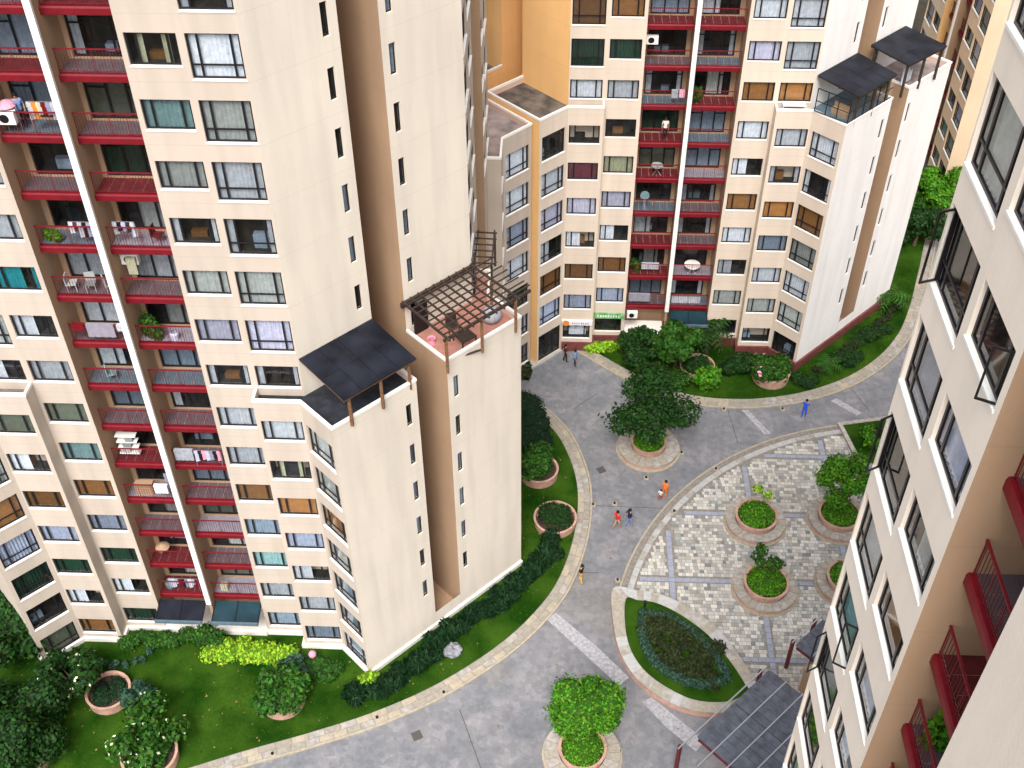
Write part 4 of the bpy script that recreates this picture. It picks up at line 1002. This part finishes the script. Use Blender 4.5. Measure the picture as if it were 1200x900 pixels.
# dark glass awnings over the ground floor shops
def awning(label, loc, w, m):
    T = thing('awning', label, 'awning', loc); mb = MB(); mb.face([(0, .3, 2.75), (w, .3, 2.75), (w, -1.0, 2.45), (0, -1.0, 2.45)]); mb.face([(0, -1.0, 2.40), (w, -1.0, 2.40), (w, .3, 2.70), (0, .3, 2.70)]); mb.build('sheet', m, T)
    mb = MB(); mb.box(0, -1.12, 2.30, w, -.995, 2.50); mb.build('gutter', 'floor_blue', T)
    for i in range(3): mb = MB(); x = .05 + (w - .1) * i / 2; mb.bar((x, -1.0, 2.49), (x, .3, 2.79), .04); mb.build('rib', 'frame_dark', T)
awning('dark grey blue glass awning left of the white pilaster at the left tower foot', at(OL, -3.12, 0), 2.85, 'canopy_blue')
awning('dark teal glass awning right of the white pilaster at the left tower foot', at(OL, .25, 0), 2.85, 'canopy_teal')
awning('dark blue glass awning above the garden door of the far tower', at(OF, .25, 0), 2.85, 'canopy_teal')
mb = MB(); mb.box(-3.14, -.25, 0, 3.14, -.05, .5); mb.box(-3.14, -.06, .38, 3.14, 1.7, .5)
tag(mb.build('ledge', 'white_paint', loc=OL), 'pale ground floor ledge under the balconies of the left tower', 'ledge')
mb = MB(); mb.box(-3.14, -.25, 0, 3.14, -.05, .55); mb.box(-3.14, -.06, .4, 3.14, 1.7, .55)
tag(mb.build('ledge', 'white_paint', loc=OF), 'pale ground floor ledge under the balconies of the far tower', 'ledge')
# shop signs of the far tower
S = thing('shop_sign', 'green and white shop banner over the second ground floor window of the far tower', 'sign', at(OF, -5.5, -.12, 2.2)); mb = MB(); mb.box(0, -.05, 0, 2.3, .1, .48); mb.build('board', 'sign_green', S)
mb = MB()
for i in range(9): mb.box(.25 + i * .2, -.062, .14, .25 + i * .2 + random.uniform(.07, .14), -.051, .3 + random.uniform(0, .06))
mb.build('lettering', 'sign_white', S)
S = thing('shop_sign', 'white shop fascia with orange emblem over the bay window of the far tower', 'sign', at(OF, -7.95, -1.0, 2.2)); mb = MB(); mb.box(0, -.05, 0, 2.3, .1, .42); mb.build('board', 'sign_white', S)
mb = MB(); mb.tube([(.3, -.04, .2), (.3, -.09, .2)], .26, 14); mb.build('emblem', 'sign_orange', S)
mb = MB()
for i in range(8): mb.box(.75 + i * .17, -.062, .10, .75 + i * .17 + random.uniform(.06, .12), -.051, .26)
mb.build('lettering', 'terracotta', S)
mb = MB(); mb.box(0, 0, 0, 1.3, .3, .55); mb.box(.1, -.02, .6, .5, .2, .95); mb.box(.6, -.02, .6, 1.2, .2, .9)
tag(mb.build('shop_display', 'cloth_white', loc=at(OF, -7.4, -.62, .95)), 'white goods displayed in the bay shop window of the far tower', 'shop display')
# air conditioners
def aircon(label, loc, rz=0.):
    T = thing('air_conditioner', label, 'air conditioner', loc, rz); mb = MB(); mb.box(0, 0, 0, .8, .3, .55); mb.build('casing', 'white_paint', T)
    mb = MB(); mb.tube([(.35, -.005, .28), (.35, -.02, .28)], .2, 16); mb.build('fan_grille', 'frame_dark', T)
aircon('air conditioner beside the green shop banner', at(OF, -2.95, .3, 1.9))
aircon('air conditioner on the top left balcony of the far tower', at(OF, -3.1, .9, 24.3))
aircon('air conditioner at the left edge balcony under the pink cloth', at(OL, -3.1, .6, 34.9))

# ------------------------------------------------------------------ balcony things
def fz(k): return 2.90 + PITCH * k
def hung(label, o, k, x, w, h, m, name='towel', cat='towel', y=.63, top=1.13):
    mb = MB(); n = 8
    for i in range(n):
        a, b = i / n * w, (i + 1) / n * w; ya, yb = y - .03 * (i % 2), y - .03 * ((i + 1) % 2)
        mb.face([(a, ya, top - h), (b, yb, top - h), (b, yb, top), (a, ya, top)]); mb.face([(a, ya, top), (b, yb, top), (b, y + .17, top), (a, y + .17, top)]); mb.face([(a, y + .17, top), (b, y + .17, top), (b, y + .18, top - .3), (a, y + .18, top - .3)])
    return tag(mb.build(name, m, loc=(o[0] + x, o[1], o[2] + fz(k))), label, cat)
def clothes(label, o, k, x, n, cols, y=.85, z=1.5):
    T = thing('clothes_rack', label, 'clothes rack', (o[0] + x, o[1] + y, o[2] + fz(k)))
    mb = MB(); mb.bar((0, 0, z), (n * .2, 0, z), .025); mb.bar((.02, 0, 0), (.02, 0, z), .025); mb.bar((n * .2 - .02, 0, 0), (n * .2 - .02, 0, z), .025); mb.build('rail', 'metal_light', T)
    for i in range(n):
        h = random.uniform(.5, .85); mb = MB(); a = .03 + i * .2; w = .17
        mb.face([(a, -.02, z), (a + w, .03, z), (a + w + .02, .05, z - h), (a - .01, -.05, z - h)]); mb.face([(a - .03, .0, z - .05), (a, -.02, z), (a, -.02, z - .25), (a - .06, 0, z - .25)])
        mb.build('garment', cols[i % len(cols)], T)
def chair(label, o, k, x, m='white_paint', y=1.15):
    T = thing('chair', label, 'chair', (o[0] + x, o[1] + y, o[2] + fz(k)), random.uniform(0, 3))
    mb = MB(); mb.box(-.24, -.24, .40, .24, .24, .44); mb.build('seat', m, T); mb = MB(); mb.box(-.24, .2, .44, .24, .24, .9); mb.build('backrest', m, T)
    for sx in (-.22, .19):
        for sy in (-.22, .19): mb = MB(); mb.box(sx, sy, 0, sx + .03, sy + .03, .4); mb.build('leg', m, T)
def small_table(label, o, k, x, m='white_paint', y=1.25, r=.42):
    T = thing('table', label, 'table', (o[0] + x, o[1] + y, o[2] + fz(k))); mb = MB(); mb.lathe([(.01, .72), (r, .72), (r, .68), (.01, .68)], 18); mb.build('table_top', m, T)
    for s in (-1, 1): mb = MB(); mb.bar((-.3 * s, -.2, 0), (.3 * s, .2, .68), .035); mb.build('leg', m, T)
cw = ['cloth_white', 'flower_white', 'cloth_maroon', 'cloth_blue', 'red_paint']
clothes('rack of yellow, white and red clothes on a high left balcony of the left tower', OL, 11, -1.75, 7, ['cloth_white', 'sign_orange', 'cloth_cream', 'red_paint', 'cloth_blue'])
clothes('blue clothes beside the umbrella on the high left balcony', OL, 11, -2.9, 3, ['cloth_blue', 'cloth_purple'], y=1.0, z=1.3)
mb = MB(); mb.lathe([(.0, .25), (.25, .16), (.4, 0)], 10); tag(mb.build('umbrella', 'flower_pink', loc=at(OL, -2.7, 1.05, fz(11) + 1.2)), 'pink umbrella open on a high left balcony', 'umbrella')
clothes('white and red washing behind the rail, left of the pilaster, fifth row from top', OL, 9, -1.6, 7, ['cloth_white', 'cloth_maroon', 'cloth_white', 'frame_dark', 'cloth_blue'], z=1.25)
bush('green plant in the corner of the washing balcony', OL[0] - 2.6, OL[1] + 1.1, fz(9), .4, .25, .7, 'leaf_green', 350, .12, 5, 'potted_plant', 'potted plant')
clothes('dark and white washing on the rail right of the pilaster, fifth row from the top', OL, 9, .4, 5, ['cloth_white', 'frame_dark', 'cloth_blue', 'wood_dark'], z=1.3)
chair('dark red chair on the balcony right of the pilaster, fifth row', OL, 9, 2.2, 'red_dull')
chair('white chair behind the rail, sixth balcony row left of the pilaster', OL, 8, -2.5, 'cloth_grey'); chair('second white chair behind the rail, sixth row next to the pilaster', OL, 8, -.7, 'cloth_grey')
chair('pale middle chair behind the rail of the sixth row', OL, 8, -1.6, 'cloth_grey')
hung('yellow cloth hanging in the balcony right of the pilaster', OL, 8, .45, .45, .9, 'cloth_cream', y=1.0, top=2.0)
hung('large pale blue towel over the rail left of the pilaster', OL, 7, -2.25, 1.35, .75, 'floor_pale'); hung('red cloth over the rail beside the pale blue towel', OL, 7, -2.95, .6, .4, 'red_paint')
hung('small white cloth hung beside the big pale blue towel', OL, 7, -.75, .5, .35, 'cloth_white')
bush('large leafy green plant on the balcony right of the pilaster', OL[0] + .8, OL[1] + 1.15, fz(7), .7, .4, 1.4, 'leaf_mid', 700, .16, 7, 'potted_plant', 'potted plant')
mb = MB(); mb.lathe([(.18, 0), (.22, .35), (.15, .45)], 12); tag(mb.build('jar', 'cloth_purple', loc=at(OL, 1.8, 1.05, fz(7))), 'purple jar on the balcony with the large leafy plant', 'jar')
chair('green chair behind glass on the balcony below the pale blue towel', OL, 6, -2.0, 'cloth_teal')
T = thing('storage_shelf', 'white shelf stacked with boxes on a left balcony below the middle', 'shelf', at(OL, -2.9, 1.0, fz(4)))
for i in range(4): mb = MB(); mb.box(0, 0, .35 + i * .42, 1.1, .4, .39 + i * .42); mb.build('shelf_board', 'white_paint', T)
for i in range(3): mb = MB(); mb.box(.1 + .2 * i, .03, .39 + i * .42, .6 + .15 * i, .35, .68 + i * .42); mb.build('storage_box', 'cloth_grey', T)
hung('white patterned cloth over the rail right of the pilaster below the middle', OL, 4, .25, 1.0, .75, 'cloth_white')
clothes('purple and dark washing beside the white patterned cloth', OL, 4, 1.35, 7, ['cloth_purple', 'frame_dark', 'flower_pink', 'cloth_blue'], y=.6, z=1.2)
hung('pale blue cloth over the rail near the pilaster on a low balcony', OL, 3, -1.45, .75, .6, 'cloth_white'); clothes('blue shirts beside the pale blue cloth', OL, 3, -.8, 3, ['cloth_blue', 'cloth_white'], z=1.9)
T = thing('crate', 'brown crate behind the rail of the balcony with the pale blue cloth', 'crate', at(OL, -2.7, .95, fz(3)))
for i in range(4): mb = MB(); mb.box(0, 0, i * .22, 1.0, .4, i * .22 + .14); mb.build('slat', 'plaster_tan', T)
mb = MB(); mb.lathe([(.0, .25), (.3, .1), (.42, 0)], 12); tag(mb.build('umbrella', 'plaster_tan', loc=at(OL, -2.3, 1.1, fz(1) + 1.0)), 'brown parasol on a low left balcony', 'umbrella')
clothes('blue and white washing on the lowest left balcony', OL, 0, -2.5, 9, ['cloth_blue', 'cloth_white', 'cloth_blue', 'red_paint', 'frame_dark'], y=.85, z=1.2)
mb = MB(); mb.lathe([(.01, 0), (.3, .05), (.32, .4), (.01, .6)], 12); tag(mb.build('bundle', 'cloth_teal', loc=at(OL, -2.6, 1.2, fz(0))), 'green bundle above the washing on the lowest left balcony', 'bundle')
mb = MB(); mb.box(0, 0, 0, .45, .3, .5); tag(mb.build('box', 'cloth_cream', loc=at(OL, .5, .95, fz(0))), 'cream box on the lowest balcony right of the pilaster', 'box')
aircon('white air conditioner beside the yellow cloth', at(OL, .15, 1.2, fz(8) + 1.5))
hung('white towel on the far tower balcony rail, third row from the top', OF, 6, -1.15, .4, .55, 'cloth_white'); hung('pink towel beside the white towel on the far tower', OF, 6, -.65, .35, .5, 'flower_pink')
small_table('small table with crossed legs on a far tower balcony left of its pilaster', OF, 4, -1.6, 'cloth_grey'); small_table('white table on a low far tower balcony right of its pilaster', OF, 1, 1.7, 'white_paint', r=.6)
T = thing('standing_fan', 'light blue standing fan on a far tower balcony', 'fan', at(OF, -2.3, 1.1, fz(3))); mb = MB(); mb.tube([(0, 0, 0), (0, 0, 1.0)], .09, 8); mb.build('stand', 'cloth_blue', T); mb = MB(); mb.tube([(0, -.06, 1.15), (0, .06, 1.15)], .33, 16); mb.build('fan_head', 'cloth_teal', T)
bush('green plant in the far tower balcony third row from top', OF[0] + .6, OF[1] + 1.2, OF[2] + fz(6), .4, .3, 1.2, 'leaf_mid', 350, .16, 5, 'potted_plant', 'potted plant')
bush('plant in the far tower balcony beside the white table cloth', OF[0] - 2.5, OF[1] + 1.2, OF[2] + fz(1), .45, .35, 1.2, 'leaf_mid', 350, .16, 5, 'potted_plant', 'potted plant')
hung('white cloth over a table behind the low far tower rail', OF, 1, -2.1, 1.3, .5, 'cloth_white', name='table_cloth', cat='cloth', y=1.1, top=.8); hung('pale spotted cloth on the lowest far tower balcony', OF, 0, -2.9, 1.6, .7, 'floor_pale', name='spotted_cloth', cat='cloth')
hung('long white cloth over the lowest right rail of the far tower', OF, 0, .4, 2.2, .5, 'cloth_white', name='white_cloth', cat='cloth', y=.95, top=.6)
# near tower balconies (local x -> world +y)
def atR(lx, ly, z): return (7.9 + ly, 11.85 - lx, 1.55 + z)
T = thing('drying_rack', 'folding metal drying rack on the near tower balcony', 'drying rack', atR(-1.4, 1.35, fz(14) - .73))
for i in range(6): mb = MB(); mb.bar((-.3 + i * .1, -.8, .9 + .01 * i), (-.3 + i * .1, .8, .9 + .01 * i), .018); mb.build('bar', 'metal_light', T)
for s in (-1, 1): mb = MB(); mb.bar((-.35, .75 * s, 0), (.3, .75 * s, .92), .025); mb.bar((.35, .75 * s, 0), (-.3, .75 * s, .92), .025); mb.build('leg', 'metal_light', T)
p = atR(-2.55, 1.15, fz(11) - .73); bush('green potted plant on the lower near tower balcony', p[0], p[1], p[2], .35, .3, 1.1, 'leaf_green', 420, .15, 6, 'potted_plant', 'potted plant')

# ------------------------------------------------------------------ glass shelters at the bottom right
def shelter(label, corner, dx, L, W, z, nr, nl):
    T = thing('shelter', label, 'shelter', (corner[0], corner[1], 0), R(dx))
    w = L / nl
    for j in range(nr):
        for i in range(nl):
            mb = MB(); a, b = -W * j / nr, -W * (j + 1) / nr
            mb.box(i * w + .02, b + .03, z, (i + 1) * w - .02, a - .03, z + .03 + .01 * ((i + j) % 2)); mb.build('roof_panel', 'shelter_glass', T)
    for j in range(nr + 1):
        mb = MB(); y = -W * j / nr; mb.bar((-.1, y - (.25 if j == 0 else 0), z + .06), (L + 1.3 * (nr > 2), y - (.25 if j == 0 else 0), z + .06), .07); mb.build('roof_rail', 'metal_light', T)
    for i in (0, nl // 2, nl):
        mb = MB(); mb.bar((i * w, .1, z - .08), (i * w, -W - .1, z - .08), .10, .14); mb.build('beam', 'red_dull', T)
    for x in (.3, L + (1.0 if nr > 2 else -.3)):
        for y in (-.35, -W + .3): mb = MB(); mb.box(x - .09, y - .09, 0, x + .09, y + .09, z - .1); mb.build('post', 'red_dull', T)
    return T
mat('shelter_glass', (0.075, 0.085, 0.11), 0.28, 0.35, 2.0, spec=0.6, island=.25)
shelter('large dark glass roofed shelter at the bottom right of the plaza', (12.7, 37.7), -135 + 0, 6.2, -5.6, 3.0, 5, 12)
shelter('small dark glass shelter roof at the edge of the near tower', (16.3, 41.3), -135, 2.7, -2.2, 3.0, 2, 4)
mb = MB(); mb.box(0, 0, 0, 1.6, 1.2, 2.2); mb.box(-.08, -.08, 2.2, 1.68, 1.28, 2.32); tag(mb.build('kiosk', 'plaster_tan', loc=(14.9, 38.4, 0), rz=R(-45)), 'small tan kiosk wall between the two glass shelters', 'kiosk')

# small ground lights
GLs = [(4.45, 52.45, 'near the walking pair on the road'), (3.0, 52.3, 'at the lawn kerb end of the long road joint'), (8.45, 51.9, 'at the plaza kerb end of the long road joint'),
       (6.7, 54.9, 'just below the round planter of the big dark tree'), (9.3, 57.4, 'right of the round planter of the big dark tree'), (4.5, 46.0, 'on the plaza kerb right of the kerb walker'), (11.6, 55.9, 'in a pale square on the plaza kerb'),
       (12.7, 61.95, 'on the far lawn kerb below the ring pot'), (17.0, 62.1, 'left of the blue walker on the far kerb'), (18.9, 62.9, 'right of the blue walker on the far kerb'), (-5.9, 37.4, 'on the lawn kerb below the strappy border'),
       (-9.6, 35.6, 'on the lawn kerb below the sharp corner'), (4.3, 34.0, 'in a pale square beside the ball tree planter'), (-15.2, 33.1, 'lower left on the lawn kerb')]
for (x, y, w_) in GLs:
    T = thing('ground_light', 'small dark ground light ' + w_, 'ground light', (x, y, .005), 0, 'small dark ground lights')
    mb = MB(); mb.box(-.16, -.16, 0, .16, .16, .115); mb.build('surround', 'kerb_cream', T); mb = MB(); mb.lathe([(.085, .115), (.085, .20), (.01, .21)], 12); mb.build('lamp', 'frame_dark', T)
T = thing('bollard_light', 'slim dark bollard light in the point of the leaf shaped bed', 'bollard light', (6.1, 43.7, .42)); mb = MB(); mb.tube([(0, 0, 0), (0, 0, .5)], .06, 10); mb.build('post', 'frame_dark', T); mb = MB(); mb.lathe([(.1, .5), (.1, .62), (.01, .66)], 12); mb.build('cap', 'frame_dark', T)
mb = MB(); mb.lathe([(.01, 0), (.2, .1), (.24, .28), (.16, .45), (.01, .5)], 14); tag(mb.build('ball', 'flower_pink', loc=(-13.9, 39.3, .5), smooth=True), 'pink ball lying at the foot of the left tower bay', 'ball')

# ------------------------------------------------------------------ people
for nm, c in dict(skin=(.42, .24, .16), hair=(.012, .009, .008), shirt_red=(.60, .03, .03), shirt_navy=(.015, .018, .06), shirt_blue=(.02, .10, .75), shirt_black=(.012, .012, .015), shirt_orange=(.85, .20, .02),
                  shirt_yellow=(.85, .42, .02), shirt_white=(.75, .72, .7), jeans=(.16, .26, .50), beige=(.50, .36, .24), dark=(.02, .02, .025), sky=(.05, .35, .85), brown_shoe=(.06, .035, .02)).items(): mat(nm, c, .8, .08, 12)
def person(label, x, y, zg, rz, top, bottom, h=1.68, stride=.18, arms=(.25, -.2), lean=0., legs_bare=0.):
    T = thing('person', label, 'person', (x, y, zg), rz, None); s = h / 1.70
    st = stride
    V = {'pel': (0, 0, .95), 'spine': (0, .01 - lean * .3, 1.14), 'chest': (0, -lean * .6, 1.33), 'neck': (0, -lean * .8, 1.47), 'headb': (0, -.01 - lean, 1.55), 'head': (0, -.015 - lean, 1.63), 'crown': (0, 0 - lean, 1.70),
         'hipL': (-.09, 0, .92), 'kneeL': (-.10, -st * .75, .50), 'ankL': (-.10, -st + .04, .09), 'toeL': (-.10, -st - .13, .035),
         'hipR': (.09, 0, .92), 'kneeR': (.10, st * .15, .50), 'ankR': (.10, st + .06, .11), 'toeR': (.10, st - .10, .035),
         'shL': (-.18, -lean * .7, 1.41), 'elL': (-.24, .04 + arms[1] * .5, 1.13), 'wrL': (-.23, arms[1] - .05, .89), 'haL': (-.225, arms[1] * 1.1 - .07, .80),
         'shR': (.18, -lean * .7, 1.41), 'elR': (.24, .04 + arms[0] * .5, 1.13), 'wrR': (.23, arms[0] - .05, .89), 'haR': (.225, arms[0] * 1.1 - .07, .80)}
    Rr = {'pel': .135, 'spine': .12, 'chest': .145, 'neck': .055, 'headb': .075, 'head': .10, 'crown': .075, 'hip': .095, 'knee': .06, 'ank': .042, 'toe': .036, 'sh': .07, 'el': .042, 'wr': .03, 'ha': .036}
    E = [('pel', 'spine'), ('spine', 'chest'), ('chest', 'neck'), ('neck', 'headb'), ('headb', 'head'), ('head', 'crown')]
    for q in 'LR': E += [('pel', 'hip' + q), ('hip' + q, 'knee' + q), ('knee' + q, 'ank' + q), ('ank' + q, 'toe' + q), ('chest', 'sh' + q), ('sh' + q, 'el' + q), ('el' + q, 'wr' + q), ('wr' + q, 'ha' + q)]
    verts = dict(V); rad = {k: Rr.get(k, Rr.get(k[:-1])) for k in V}
    for q, sx in (('L', 1), ('R', -1)):
        hp = Vector(V['ha' + q])
        for f in range(4):
            a = 'f%d%s' % (f, q); b = 'g%d%s' % (f, q); L = (.045, .055, .052, .04)[f]
            verts[a] = tuple(hp + Vector((sx * .008, (f - 1.5) * .024, -.035))); verts[b] = tuple(hp + Vector((sx * .03, (f - 1.5) * .026, -.035 - L)))
            rad[a] = .011; rad[b] = .008; E += [('ha' + q, a), (a, b)]
        verts['t' + q] = tuple(hp + Vector((sx * .012, -.055, -.02))); rad['t' + q] = .010; E.append(('ha' + q, 't' + q))
    names = list(verts); idx = {k: i for i, k in enumerate(names)}
    me = bpy.data.meshes.new('body'); me.from_pydata([tuple(c * s for c in verts[k]) for k in names], [(idx[a], idx[b]) for a, b in E], [])
    tmp = bpy.data.objects.new('body_tmp', me); C.objects.link(tmp); mo = tmp.modifiers.new('s', 'SKIN'); mo.use_smooth_shade = True
    for i, k in enumerate(names): r = rad[k] * s; me.skin_vertices[0].data[i].radius = (r, r * (.78 if k in ('chest', 'spine', 'pel') else 1))
    me.skin_vertices[0].data[idx['pel']].use_root = True
    sb = tmp.modifiers.new('u', 'SUBSURF'); sb.levels = 1; sb.render_levels = 1
    bpy.context.view_layer.update(); dg = bpy.context.evaluated_depsgraph_get(); m2 = bpy.data.meshes.new_from_object(tmp.evaluated_get(dg)); m2.name = 'body'
    bpy.data.objects.remove(tmp, do_unlink=True)
    m2.materials.clear()
    for n in ('skin', top, bottom, 'brown_shoe'): m2.materials.append(MATS[n])
    for p in m2.polygons:
        c = p.center / s; arm = abs(c.x) > .175; p.use_smooth = True
        if c.z < .075 and not arm: k = 3
        elif arm and c.z < 1.2: k = 0
        elif c.z > 1.46: k = 0
        elif c.z > .93: k = 1
        else: k = 2 if c.z > legs_bare else 0
        p.material_index = k
    put('body', m2, T)
    mb = MB(); q = V['head']; mb.lathe([(.001, 1.775), (.07, 1.755), (.105, 1.70), (.112, 1.63), (.10, 1.60)], 14); mb.v = [((v[0]) * s, (v[1] + q[1] + .02) * s, (v[2] - .0) * s) for v in mb.v]; mb.build('hair', 'hair', T, smooth=True)
    mb = MB(); mb.tube([(0, (q[1] - .095) * s, 1.64 * s), (0, (q[1] - .125) * s, 1.61 * s)], [.012 * s, .018 * s], 6)
    for e in (-1, 1): mb.tube([(e * .035 * s, (q[1] - .088) * s, 1.655 * s), (e * .035 * s, (q[1] - .102) * s, 1.655 * s)], .011 * s, 6, 1)
    mb.tube([(-.025 * s, (q[1] - .095) * s, 1.575 * s), (.025 * s, (q[1] - .095) * s, 1.575 * s)], .008 * s, 6, 2)
    mb.build('face', ['skin', 'hair', 'shirt_red'], T)
    return T
person('person in a red shirt and beige shorts walking on the road', 4.55, 50.4, 0, 2.2, 'shirt_red', 'beige', 1.66, .2, legs_bare=.5)
person('person in a navy shirt and light blue jeans walking beside the red shirt', 5.35, 50.55, 0, 2.0, 'shirt_navy', 'jeans', 1.72, .2)
person('person in orange clothes near the plaza kerb holding a child close', 7.85, 53.25, 0, 2.4, 'shirt_orange', 'shirt_orange', 1.6, .1, (.1, -.15), .04)
person('small child in white top and red trousers in front of the orange person', 7.55, 52.95, 0, 2.4, 'shirt_white', 'shirt_red', 1.05, .12)
person('person in black jacket and yellow trousers walking on the kerb', 2.15, 45.8, .1, .9, 'shirt_black', 'shirt_yellow', 1.68, .15, (.1, -.1), .05)
person('person all in bright blue walking on the far road', 18.45, 61.45, 0, -.6, 'shirt_blue', 'shirt_blue', 1.7, .1, (.1, -.1))
person('person in sky blue top standing by the entrance kerb', 1.75, 66.4, 0, 1.2, 'sky', 'dark', 1.6, .06, (.1, -.1))
person('person in dark clothes next to the entrance kerb', 1.0, 66.9, 0, 1.6, 'shirt_black', 'dark', 1.7, .12)
person('second dark clothed person standing inside the entrance', -1.6, 67.4, .14, 1.6, 'shirt_black', 'dark', 1.68, .05)
person('person in a white top standing on a far tower balcony', OF[0] - 1.3, OF[1] + 1.15, OF[2] + fz(5), 0, 'shirt_white', 'dark', 1.65, .04, (.05, -.05))
person('person in a blue shirt among washing on a high left balcony', OL[0] - 2.35, OL[1] + 1.3, fz(11), .3, 'jeans', 'dark', 1.6, .04, (.05, -.05))

# fallen leaves on lawns and paving
rg = np.random.default_rng(77); n = 650; X = rg.uniform(-33, 22, n * 3); Y = rg.uniform(28, 66, n * 3)
k = poly_test(offs(OUT1s, 1.06) + [(-4.5, 63.4), (-60, 63.4)])(X, Y) | ((X > -6) & (X < 13) & (Y > 35) & (rg.random(n * 3) < .15)); X = X[k][:n]; Y = Y[k][:n]; n = len(X)
Z = np.where(poly_test(OUT1s + [(-4.5, 63.4), (-60, 63.4)])(X, Y), .14, .13); a = rg.uniform(0, 6.28, n); s = rg.uniform(.04, .10, n)
V = np.stack([np.c_[X + np.cos(a) * s, Y + np.sin(a) * s, Z], np.c_[X - np.sin(a) * s * .6, Y + np.cos(a) * s * .6, Z + .02], np.c_[X - np.cos(a) * s, Y - np.sin(a) * s, Z], np.c_[X + np.sin(a) * s * .6, Y - np.cos(a) * s * .6, Z]], 1).reshape(-1, 3)
mat('dry_leaf', (0.17, 0.14, 0.05), .8, island=.7, hue=.06)
i = np.arange(n) * 4; o = put('fallen_leaves', mesh_np('fallen_leaves', V, np.stack([i, i + 1, i + 2, i + 3], 1), 'dry_leaf')); tag(o, 'dry fallen leaves scattered over lawn and paving', 'fallen leaves'); stuff(o)

for pts in ([(-3.0, 37.6), (-1.6, 38.8), (-2.4, 39.8), (-3.6, 38.5)], [(5.0, 60.6), (6.8, 61.4), (6.4, 62.3), (4.5, 61.6)], [(3.4, 48.2), (4.6, 48.3), (4.6, 49.2), (3.4, 49.1)]):
    patch('repair_patch', pts, 'road_dark', .005)
for x, y, w_ in ((-7.2, 34.6, 'lower left below the kerb'), (9.9, 60.3, 'between the road tree and far kerb'), (3.6, 55.6, 'left of the round road planter')):
    mb = MB(); mb.box(-.28, -.28, 0, .28, .28, .012)
    for q in range(5): mb.box(-.22, -.22 + q * .1, .012, .22, -.18 + q * .1, .02)
    tag(mb.build('drain_cover', 'joint_dark', loc=(x, y, .006), rz=.5), 'dark square drain cover in the road, ' + w_, 'drain cover', 'road drain covers')
